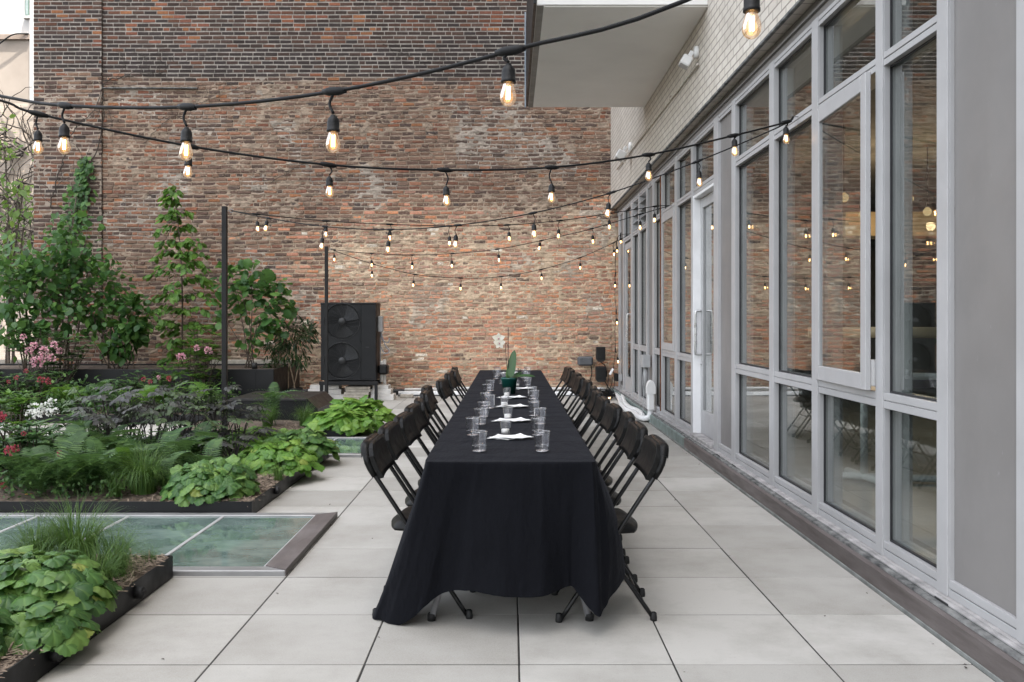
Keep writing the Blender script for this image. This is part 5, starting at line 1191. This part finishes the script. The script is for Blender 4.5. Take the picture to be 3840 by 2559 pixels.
whorls('azalea', 'pale green leaved azalea standing above the middle bed at far left', gp_(40, 1060, 8.6, .08), [(55, 930, 8.6, .20, .12, .2, .9), (20, 945, 8.6, .22, .14, .2, .9), (70, 985, 8.5, .22, .13, .2, .7), (10, 1000, 8.5, .25, .2, .2, .8)], 70, .11, 'lf_horn')
whorls('azalea', 'leafy azalea with pale rosettes in front of the white paving strip', gp_(200, 1090, 8.3, .08), [(195, 965, 8.3, .24, .08, .2, .8), (150, 990, 8.3, .30, .12, .2, .8), (225, 985, 8.3, .22, .12, .2, .6)], 60, .10, 'lf_rhodo')
# ferns
def fern(label, base, n, L, lean=(0, -.2), mat='lf_fern', tpl=None, spread=1.0, name='fern'):
    base = np.array(base, float); o = thing(name, label, 'fern', base, 'ferns in the planting beds'); f = Fol()
    a_ = np.arange(n)*2.399+rng.uniform(0, 6); D = np.stack([np.cos(a_)*spread+lean[0], np.sin(a_)*spread+lean[1], rng.uniform(.35, 1.1, n)], -1)
    f.put(tpl or FR, np.repeat(base[None], n, 0)+rng.normal(0, .02, (n, 3))*np.array([1, 1, 0]), D, np.array([0, 0, 1.])+rng.normal(0, .12, (n, 3)), L*rng.uniform(.7, 1.1, n)); f.build('fronds', M[mat], o)
    return o
FE = [(95, 6.60, .36, 'small fern at the very front edge of the middle bed, toward the left'), (180, 6.62, .34, 'small fern at the very front edge beside the hanging frond'), (375, 6.72, .36, 'small fern between the big grass tuft and the nearest coral bells'), (255, 6.95, .5, 'bushy fern just behind the hanging frond in the middle bed'), (130, 6.75, .50, 'fern at the front of the middle bed whose frond spills toward the left edge'), (215, 6.70, .55, 'fern at the front of the middle bed with one frond hanging over the black edge'), (60, 6.8, .42, 'low fern at the front left of the middle bed'), (300, 7.05, .50, 'fern behind the big grass tuft in the middle bed'), (380, 7.3, .55, 'tall fern behind the nearest coral bells in the middle bed'), (430, 7.6, .55, 'fern left of the nearer post beneath dark leaves'),
      (250, 7.6, .60, 'fern in the centre of the middle bed'), (165, 7.4, .55, 'fern beside the crimson azalea in the middle bed'), (340, 8.0, .42, 'fern at the back of the middle bed under the dark leaves'), (110, 8.0, .42, 'fern at the back left of the middle bed'), (470, 7.05, .42, 'fern right behind the nearest coral bells'), (505, 8.3, .38, 'fern at the foot of the nearer post'), (20, 7.6, .5, 'fern at the far left of the middle bed'), (205, 8.5, .36, 'fern by the white paving strip')]
for (u, Y, L, lab) in FE: fern(lab, gp_(u, 0, Y), 18, L*1.08)
fern('single fern with upright fronds in front of the black hatch box', gp_(625, 0, 10.95), 11, .62, (0, -.1), 'lf_fern', FR2, .55)
for (u, Y, lab) in ((215, 13.2, 'pale fern at the back left before the long planter, left one'), (270, 12.8, 'pale fern in the back bed behind the white azalea'), (430, 12.7, 'pale fern in the back bed left of the nearer post'), (480, 12.4, 'pale fern behind the dark leaves close to the nearer post'), (160, 12.7, 'fern beside the white azalea'), (330, 12.3, 'fern in the back bed near its front edge'), (390, 12.5, 'fern in the back bed in front of the low red azalea'), (540, 12.0, 'pale fern just right of the nearer post at the hatch')):
    fern(lab, gp_(u, 0, Y), 16, .36 if u == 540 else .58, (0, -.2), 'lf_horn' if Y < 12.75 else 'lf_fern')
fo_ = thing('fern', 'fern frond at the left edge of the near corner bed', 'fern', gp_(-40, 0, 4.6, .1), 'ferns in the planting beds'); f = Fol(); f.put(FR, WLOC[fo_.name][None]+np.array([[0, 0, 0], [-.03, 0, 0], [-.02, .02, 0]]), np.array([(.55, .25, .9), (-.5, .3, .8), (.2, -.4, .7)]), np.array([0, 0, 1.]), [.40, .4, .3]); f.build('fronds', M['lf_horn'], fo_)
fo_ = thing('fern', 'long fern fronds leaning over the black edge of the middle bed', 'fern', gp_(285, 0, 6.75, .12), 'ferns in the planting beds'); f = Fol(); f.put(FR, np.repeat(WLOC[fo_.name][None], 3, 0), np.array([(-.35, -.85, .28), (-.95, -.25, .42), (.15, -.5, .8)]), np.array([0, 0, 1.]), [.60, .58, .45]); f.build('fronds', M['lf_horn'], fo_)
# dark bugbane
def bugbane(label, u, Y, H, mat, n=13, R_=.34):
    if u == 548: n, R_ = 8, .22
    base = gp_(u, 0, Y); o = thing('bugbane', label, 'perennial', base, 'dark leaved bugbane in the middle bed'); m_ = MB(); f = Fol()
    for k in range(n):
        a_ = k*2.399+u; rr = R_*math.sqrt((k+.5)/n); hh = 1.2*H*rng.uniform(.60, 1.0)*(1-.20*(rr/R_)**2); e = base+np.array([math.cos(a_)*rr, math.sin(a_)*rr*.8, hh])
        m_.tube(catmull([base+rng.normal(0, .015, 3)*np.array([1, 1, 0]), base*.45+e*.55+np.array([0, 0, .08]), e], 4), np.linspace(.006, .003, 9), 5, False)
        f.put(CMP, e-np.array([math.cos(a_), math.sin(a_), 0])*.06, np.array([math.cos(a_)+rng.normal(0, .2), math.sin(a_)-.15, -.10]), np.array([0, 0, 1.])+rng.normal(0, .28, 3), rng.uniform(.15, .25))
    m_.build('stems', M['darkstem'], o); f.build('foliage', M[mat], o)
for (u, Y, H, mt, lab) in ((255, 7.9, .62, 'lf_dark', 'smoky purple bugbane left of centre in the middle bed'), (300, 8.25, .66, 'lf_dark', 'tallest smoky purple bugbane in the middle bed'), (345, 7.85, .56, 'lf_dark', 'smoky purple bugbane over the white paving strip'), (400, 8.2, .64, 'lf_olive', 'olive green bugbane in the centre of the middle bed'), (455, 7.95, .55, 'lf_olive', 'olive green bugbane left of the nearer post'), (500, 8.4, .60, 'lf_dark', 'smoky purple bugbane just left of the nearer post'),
                     (548, 8.55, .52, 'lf_dark', 'smoky purple bugbane right of the nearer post, spreading toward the hatch'), (535, 7.75, .36, 'lf_dark', 'low black bugbane in front of the nearer post'), (425, 8.65, .66, 'lf_olive', 'olive green bugbane at the back of the middle bed'), (230, 8.6, .60, 'lf_olive', 'olive green bugbane at the back left of the middle bed')):
    bugbane(lab, u, Y, H, mt)
# grasses
def grass(label, u, Y, H, n=220, R_=.05, zb=.105, bend=1.0):
    base = gp_(u, 0, Y, zb); o = thing('grass_tuft', label, 'grass', base, 'fine grass tufts in the planting beds'); f = Fol(); a_ = rng.uniform(0, 6.28, n); P = base+np.stack([np.cos(a_), np.sin(a_), 0*a_], -1)*np.sqrt(rng.random((n, 1)))*R_
    for k in range(4):
        s_ = slice(k*n//4, (k+1)*n//4); T_ = blade(7, .0046, bend*(.55+.42*k)); aa = a_[s_]+rng.normal(0, .5, len(a_[s_])); f.put(T_, P[s_], np.stack([np.cos(aa), np.sin(aa), 0*aa], -1), np.array([0, 0, 1.]), H*rng.uniform(.6, 1.15, len(aa)))
    f.build('blades', M['lf_grass'], o)
for (u, Y, H, n, lab) in ((330, 6.62, .34, 420, 'big fine grass tuft at the front of the middle bed'), (548, 6.72, .24, 200, 'fine grass tuft right of the nearest coral bells in the middle bed'), (265, 6.5, .18, 130, 'small thin grass tuft by the hanging fern frond'), (596, 8.9, .2, 160, 'grass tuft behind the nearer post at the back of the middle bed'), (615, 10.75, .30, 260, 'grass tuft at the left in front of the hatch box'), (700, 10.8, .28, 260, 'grass tuft at the right in front of the hatch box'),
                      (85, 4.55, .30, 300, 'grass tuft at the left in the near corner bed'), (175, 4.55, .36, 380, 'tallest grass tuft in the near corner bed'), (262, 4.45, .25, 260, 'grass tuft in the near corner bed beside the bare mulch'), (225, 4.2, .24, 220, 'grass tuft behind the coral bells in the near corner bed'), (347, 4.72, .11, 60, 'tiny grass tuft at the back right corner of the near bed'), (520, 6.9, .2, 100, 'thin grass tuft under the dark bugbane'), (640, 7.15, .2, 80, 'thin grass tuft on the mulch of the middle bed')):
    grass(lab, u, Y, H*1.15, int(n*1.5), .085 if n > 300 else .06 if n > 150 else .04, .105)
# coral bells
def bells(label, c, R_, n, size, mat='lf_heuch', tpl=HEU, hgt=.20, group='coral bells along the bed edges'):
    c = np.array(c, float); o = thing('coral_bells', label, 'perennial', c, group); m_ = MB(); f = Fol()
    for k in range(n):
        q_ = (k+.5)/n; r_ = R_*math.sqrt(q_); a_ = k*2.399+c[1]; h = hgt*(1-.85*q_**1.6)+rng.normal(0, .012); e = c+np.array([math.cos(a_)*r_, math.sin(a_)*r_, max(.015 if q_ < .9 else -.04, h)])
        m_.tube(catmull([c+rng.normal(0, .02, 3)*np.array([1, 1, 0]), c*.5+e*.5+np.array([0, 0, .03]), e], 3), .0022, 4, False)
        tilt = .15+1.0*q_; od = np.array([math.cos(a_), math.sin(a_), 0]); D = od*1.0+np.array([0, 0, -.25-.75*q_])+rng.normal(0, .32, 3); N = np.array([0, 0, 1.])+od*tilt+rng.normal(0, .30, 3)
        f.put(tpl if tpl is not HEU else (HEU, HEUb, HEUc)[rng.integers(3)], e, D, N, size*rng.uniform(.5, 1.2))
    m_.build('stalks', M['greenstem'], o); f.build('leaves', M[mat], o)
bells('big coral bells clump with scalloped leaves in the near corner bed, spilling over its edge', (-2.10, 3.95, .12), .33, 300, .095)
bells('small coral bells clump trailing over the steel edge by the nearest drain cap', (-1.92, 3.66, .09), .20, 110, .095, hgt=.12)
bells('coral bells clump low at the bottom left corner of the view', (-2.10, 3.36, .10), .20, 110, .092)
bells('nearest coral bells clump in the middle bed at its front corner', (-2.17, 6.62, .105), .31, 280, .092)
bells('coral bells clump at the right edge of the middle bed above the second drain cap', (-1.99, 7.72, .105), .33, 280, .095, 'lf_heuch2')
bells('coral bells clump at the back right corner of the middle bed', (-1.98, 8.55, .11), .33, 260, .098, 'lf_heuch')
bells('small coral bells clump behind the post at the back of the middle bed', (-2.45, 8.75, .11), .26, 130, .098, 'lf_heuch2')
bells('bright lime foamflower clump at the front corner of the small bed', (-1.98, 10.72, .10), .33, 130, .15, 'lf_heuch2', HEU3)
bells('bright lime foamflower clump at the back of the small bed', (-1.86, 11.2, .11), .38, 150, .15, 'lf_heuch2', HEU3, .26)
# ground cover under the beds' taller plants
f = Fol(); n = 14000; px = rng.uniform(-8.8, -2.45, n); py = 6.42+2.5*rng.random(n)**1.3; pz = .10+np.abs(rng.normal(0, .10, n)); ok = (px < -2.75) | (py > 7.8); P = np.stack([px, py, pz], -1)[ok]
f.put(TINY, P, rdir(len(P), .2), np.array([0, 0, 1.])+rng.normal(0, .4, (len(P), 3)), rng.uniform(.02, .05, len(P))); tag(f.build('ground_cover', M['lf_fern'], None), 'low small leaved ground cover under the ferns of the middle bed', 'ground cover', None, 'stuff')
f = Fol(); n = 9000; px = rng.uniform(-11, -4.2, n); py = rng.uniform(12.1, 14.3, n); pz = .10+np.abs(rng.normal(0, .15, n)); P = np.stack([px, py, pz], -1)
f.put(OV, P, rdir(len(P), .2), np.array([0, 0, 1.])+rng.normal(0, .4, (len(P), 3)), rng.uniform(.04, .09, len(P))); tag(f.build('ground_cover', M['lf_fern'], None), 'leafy ground cover in the back left bed', 'ground cover', None, 'stuff')
lt = Fol(); n = 110; px = rng.uniform(-1.7, 1.75, n); py = rng.uniform(3.3, 12, n); e_ = rng.random(n) < .55; px[e_] = np.round((px[e_]-.034)/.61)*.61+.034+rng.normal(0, .012, e_.sum()); e2 = (~e_) & (rng.random(n) < .6); px[e2] = 1.80-np.abs(rng.normal(0, .03, e2.sum()))
lt.put(TINY, np.stack([px, py, np.full(n, .004)], -1), rdir(n, 0, .1), np.array([0, 0, 1.])+rng.normal(0, .2, (n, 3)), rng.uniform(.008, .022, n)); tag(lt.build('leaf_litter', M['twig'], None), 'tiny bits of dry leaf and grit lying along the paving joints', 'leaf litter', None, 'stuff')
lv = Fol(); n = 26; lv.put(OV, np.stack([rng.uniform(-5.2, -3.4, n), rng.uniform(6.36, 6.5, n), np.full(n, .125)], -1), rdir(n, 0, .2), np.array([0, 0, 1.])+rng.normal(0, .3, (n, 3)), rng.uniform(.04, .07, n)); tag(lv.build('fallen_leaves', leafmat('dead_leaf', (.16, .06, .02), (.25, .12, .03), (.45, .30, .05), .7, .1), None), 'orange and yellow fallen leaves along the front edge of the middle bed', 'fallen leaves', None, 'stuff')
# ------------------------------------------------------------------ bare vines on the wall
def vine(label, pts, Y, r0=.010, br=5):
    P = [at(u, v, Y) for u, v in pts]; o = thing('bare_vine', label, 'vine', P[0], 'bare vine stems on the brick wall'); m_ = MB(); main = catmull(P, 8); main[:, 1] += rng.normal(0, .006, len(main)); main += rng.normal(0, .012, main.shape)*np.array([1, 0, 1]); m_.tube(main, np.linspace(r0, r0*.4, len(main)), 5, False)
    for k in range(br):
        i = rng.integers(2, len(main)-1); d = norm(np.array([rng.normal(0, 1), 0, rng.uniform(-.2, 1)])); q_ = [main[i]]
        for s_ in range(7): d = norm(d+np.array([rng.normal(0, .45), 0, rng.normal(0, .35)])); q_.append(q_[-1]+d*.11)
        q_ = np.array(q_); q_[:, 1] = Y; m_.tube(catmull(q_, 3), np.linspace(r0*.45, .0015, 22), 4, False)
    m_.build('stem', M['twig'], o)
vine('bare vine stem climbing the left brick pilaster toward the recess ledge', [(115, 480), (130, 420), (150, 350), (175, 290), (215, 255), (245, 180)], YB-.115, .012, 12)
vine('bare vine creeping along the ledge under the dark upper bricks', [(235, 186), (270, 180), (320, 172), (370, 168), (400, 130)], YB-.04, .011, 12)
vine('thick bare vine stem rising between the leafy shrub and the dark bricks', [(165, 560), (185, 470), (196, 400), (225, 340), (238, 240), (236, 190)], YB-.115, .015, 10)
vine('fine bare tendrils on the brick above the slender tree', [(330, 330), (380, 280), (440, 250), (520, 215), (600, 190)], YB-.02, .005, 14)
vine('fine bare tendrils on the brick wall below the balcony', [(700, 300), (800, 270), (900, 285), (1010, 255), (1120, 275)], YB-.02, .005, 12)
vine('fine bare tendrils high on the brick wall left of the balcony', [(880, 100), (960, 140), (1040, 170), (1120, 130)], YB-.02, .005, 10)
vine('fine bare tendrils on the brick behind the string lights', [(620, 420), (720, 370), (860, 345), (960, 350), (1080, 310)], YB-.025, .005, 10)
iv = thing('ivy', 'dark green ivy climbing the left brick pilaster', 'vine', at(190, 520, YB-.12)); f = Fol(); cl_ = catmull([at(150, 560, YB-.13), at(175, 490, YB-.13), at(188, 440, YB-.13), at(190, 400, YB-.13), at(200, 375, YB-.13)], 10); n = 260; ii = rng.integers(0, len(cl_), n); w_ = np.linspace(.20, .05, len(cl_))[ii]
P = cl_[ii]+np.stack([rng.normal(0, 1, n)*w_*.7, -np.abs(rng.normal(0, .04, n)), rng.normal(0, .08, n)], -1); f.put(HEART, P, np.stack([rng.normal(0, .6, n), np.full(n, -.35), np.full(n, -.8)], -1), np.array([0, -1., .25])+rng.normal(0, .3, (n, 3)), rng.uniform(.05, .10, n)); f.build('leaves', M['lf_tree'], iv)
m_ = MB(); m_.tube(cl_, np.linspace(.012, .004, len(cl_)), 5, False); m_.build('stem', M['twig'], iv)
# ------------------------------------------------------------------ beyond the left end of the wall
fe = thing('metal_fence', 'blue grey metal picket fence at the left edge behind the rhododendron', 'fence', (-10, 15.0, 0))
m_ = MB(); 
m_.box((-12.5, 14.42, 1.235), (-8.05, 14.47, 1.275), .004); m_.box((-12.5, 14.43, .25), (-8.05, 14.46, .285), .003); m_.build('rail', M['lightbox'], fe)
for k in range(38):
    x_ = -12.4+k*.115; m_ = MB(); m_.box((x_, 14.435, .12), (x_+.030, 14.455, 1.234), .003); m_.build('picket', M['fence'], fe)
FY = 31.0
wb = thing('pale_building', 'sunlit white and cream building beyond the left end of the brick wall', 'building', (-18, FY, 0))
zb1, zb2, zb3 = at(0, 235, FY)[2], at(0, 90, FY)[2], at(0, 80, FY)[2]; xr_ = at(66, 0, FY)[0]
m_ = MB(); m_.box((-34, FY+.1, -.2), (-13, FY+8, zb1)); m_.build('brick_storey', M['farbrick'], wb)
m_ = MB(); m_.box((-34, FY+.1001, zb1), (xr_, FY+8, zb2)); m_.build('rendered_storey', M['creamwall'], wb)
m_ = MB(); m_.box((-34, FY+.0, zb2), (xr_+.0, FY+8, zb3+.02)); m_.build('cornice', simple('brown_cornice', (.28, .22, .18), .8), wb)
m_ = MB(); m_.box((-34, FY+.12, zb3+.021), (xr_, FY+8, 15)); m_.box((xr_+.001, FY+.05, zb1+.001), (-13, FY+8, 15)); m_.build('upper_wall', M['whitewall'], wb)
a_ = at(56, 36, FY); b_ = at(64, -30, FY); m_ = MB(); m_.box((a_[0], FY+.06, a_[2]), (b_[0], FY+.118, b_[2])); wi = m_.build('window', simple('green_sash', (.16, .24, .20), .5), wb)
m_ = MB(); m_.box((a_[0]+.03, FY+.05, a_[2]+.05), (b_[0]-.03, FY+.0595, b_[2]-.05)); m_.build('pane', simple('far_pane', (.30, .36, .35), .1), wi); m_ = MB(); m_.box((a_[0]-.05, FY+.0, a_[2]-.08), (b_[0]+.05, FY+.119, a_[2]-.001)); m_.build('sill', M['whitewall'], wi)
cr = thing('bare_creeper', 'mass of bare creeper stems spread over the sunlit pale building', 'vine', (-18, FY, 3)); m_ = MB()
for k in range(130):
    p = at(rng.uniform(-20, 82), rng.uniform(300, 680), FY-.02); d = norm(np.array([rng.normal(0, 1), 0, rng.normal(.2, .7)])); q_ = [p]
    for s_ in range(10): d = norm(d+np.array([rng.normal(0, .4), 0, rng.normal(0, .35)])); q_.append(q_[-1]+d*.22)
    q_ = np.array(q_); q_[:, 1] = FY-.02-.02*(k % 5); m_.tube(q_, np.linspace(.028, .010, len(q_)), 4, False)
m_.build('stems', M['twig'], cr)
ca = MB(); ca.tube(catmull([at(-40, 130, FY-.1), at(0, 100, FY-.1), at(30, 80, FY-.1), at(66, 78, FY)], 6), .025, 5); tag(ca.build('overhead_wire', M['cable']), 'thin wire slung across the upper part of the sunlit pale building', 'wire')
shrub('sunlit_tree', 'pale sunlit tree at the left edge in front of the pale building', 'tree', at(20, 850, 24)*np.array([1, 1, 0]), [(20, 520, 24, .9, .45, .6, 1), (65, 490, 24, .45, .45, .5, .8), (55, 430, 24, .35, .3, .4, .5), (10, 350, 24, .6, .22, .4, .5), (30, 600, 24, .9, .5, .6, 1), (0, 290, 24, .3, .15, .3, .2), (60, 650, 24, .7, .5, .5, .8)], 64, 7, OV, .17, 'lf_sun', None, 4, 'bark', .04, .16)
# things inside the room behind the glass
br_ = thing('barre_stand', 'white pipe barre stand with a pale wooden rail inside the room, seen through the windows', 'barre', (2.8, 7.0, .115))
m_ = MB(); m_.tube([(2.32, 7.12, 1.262), (3.6, 6.82, 1.262)], .042, 12); m_.build('wooden_rail', M['wood'], br_)
m_ = MB(); m_.tube([(2.36, 7.11, .93), (3.5, 6.85, .93)], .028, 10); m_.tube([(2.72, 7.03, 1.24), (2.72, 7.03, .16)], .028, 10); m_.tube([(3.45, 6.86, 1.24), (3.45, 6.86, .16)], .028, 10)
m_.tube([(2.36, 7.11, .155), (3.5, 6.85, .155)], .028, 10); m_.tube([(2.75, 6.75, .155), (2.69, 7.3, .155)], .028, 10); m_.lathe([(0, 0), (.04, 0), (.04, .06), (0, .06)], (3.5, 6.85, .115), 10); m_.build('pipe_frame', M['plasticwhite'], br_)
for k, (u, v, Y) in enumerate(((1939, 455, 9.0), (1982, 494, 10.5), (2088, 457, 9.0), (2131, 487, 10.2))):
    p = at(u, v, Y); o = thing('pendant_globe', ['leftmost lit globe lamp seen through the open window', 'lower lit globe lamp seen through the open window', 'higher lit globe lamp seen through the right hand window', 'rightmost lit globe lamp seen through the right hand window'][k], 'pendant lamp', p, 'globe lamps inside the room')
    m_ = MB(); m_.lathe([(0, -.047), (.024, -.041), (.042, -.022), (.047, 0), (.042, .022), (.024, .041), (.016, .05), (0, .05)], p, 18); m_.build('globe', M['globe'], o)
    m_ = MB(); m_.tube([p+np.array([0, 0, .051]), np.array([p[0], p[1], 3.299])], .006, 6); m_.lathe([(0, .085), (.018, .085), (.018, .05), (0, .05)], p, 10); m_.build('cord', M['cable'], o)
# ------------------------------------------------------------------ sky, sun, camera
SUN_EL, SUN_AZ = R(70), math.atan2(.75, -.66)            # azimuth measured from +Y toward +X
w = bpy.data.worlds.new('World'); scene.world = w; w.use_nodes = True; t = w.node_tree; t.nodes.clear()
out = t.nodes.new('ShaderNodeOutputWorld'); bg = nd(t, 'Background', Strength=.15); lk(t, bg.outputs[0], out.inputs[0])
sk = t.nodes.new('ShaderNodeTexSky'); sk.sky_type = 'NISHITA'; sk.sun_disc = False; sk.sun_elevation = SUN_EL; sk.sun_rotation = SUN_AZ; sk.air_density = 1.0; sk.dust_density = 3.0; sk.ozone_density = 1.0
hs = nd(t, 'HueSaturation', Saturation=SKYSAT); lk(t, sk.outputs[0], hs.inputs['Color']); lk(t, mixc(t, 1.0, hs.outputs[0], (1.0, .985, .955), 'MULTIPLY'), bg.inputs['Color'])
d = Vector((math.sin(SUN_AZ)*math.cos(SUN_EL), math.cos(SUN_AZ)*math.cos(SUN_EL), math.sin(SUN_EL)))
sd = bpy.data.lights.new('sun', 'SUN'); sd.energy = 2.2; sd.angle = R(.5); sd.color = (1, .95, .87); so = bpy.data.objects.new('sun', sd); col.objects.link(so); so.rotation_euler = (-d).to_track_quat('-Z', 'Y').to_euler(); so.location = (0, -10, 70)
cd_ = bpy.data.cameras.new('camera'); co_ = bpy.data.objects.new('camera', cd_); col.objects.link(co_)
co_.location = (0, 0, CAMH); co_.rotation_euler = (R(90), 0, 0); cd_.sensor_width = 36; cd_.lens = F/2353*36; cd_.shift_x = 3.5/2353; cd_.shift_y = -49/2353; cd_.clip_end = 500; cd_.clip_start = .05
scene.camera = co_
vs = scene.view_settings; vs.view_transform = 'Standard'; vs.look = 'None'; vs.exposure = EXPO; vs.gamma = 1; vs.use_curve_mapping = False
cy = scene.cycles; cy.max_bounces = 10; cy.diffuse_bounces = 5; cy.glossy_bounces = 5; cy.transmission_bounces = 6; cy.transparent_max_bounces = 40; cy.sample_clamp_indirect = 4; cy.caustics_reflective = False; cy.caustics_refractive = False
cy.use_denoising = True
try: cy.denoiser = 'OPENIMAGEDENOISE'
except Exception: pass
for (x, y, z, e_) in ((4.04, 10.5, 2.40, 5.0), (4.65, 10.2, 2.40, 5.0)):     # the lit globes warm the beam behind them
    pl_ = bpy.data.lights.new('globe_light', 'POINT'); pl_.energy = e_; pl_.color = (1, .72, .4); pl_.shadow_soft_size = .05; po_ = bpy.data.objects.new('globe_light', pl_); col.objects.link(po_); po_.location = (x, y, z)
for o_ in col.objects:
    if 'label' in o_ and len(o_['label'].replace(',', ' ').split()) > 16: print('LONG', o_.name, len(o_['label'].split()), o_['label'])
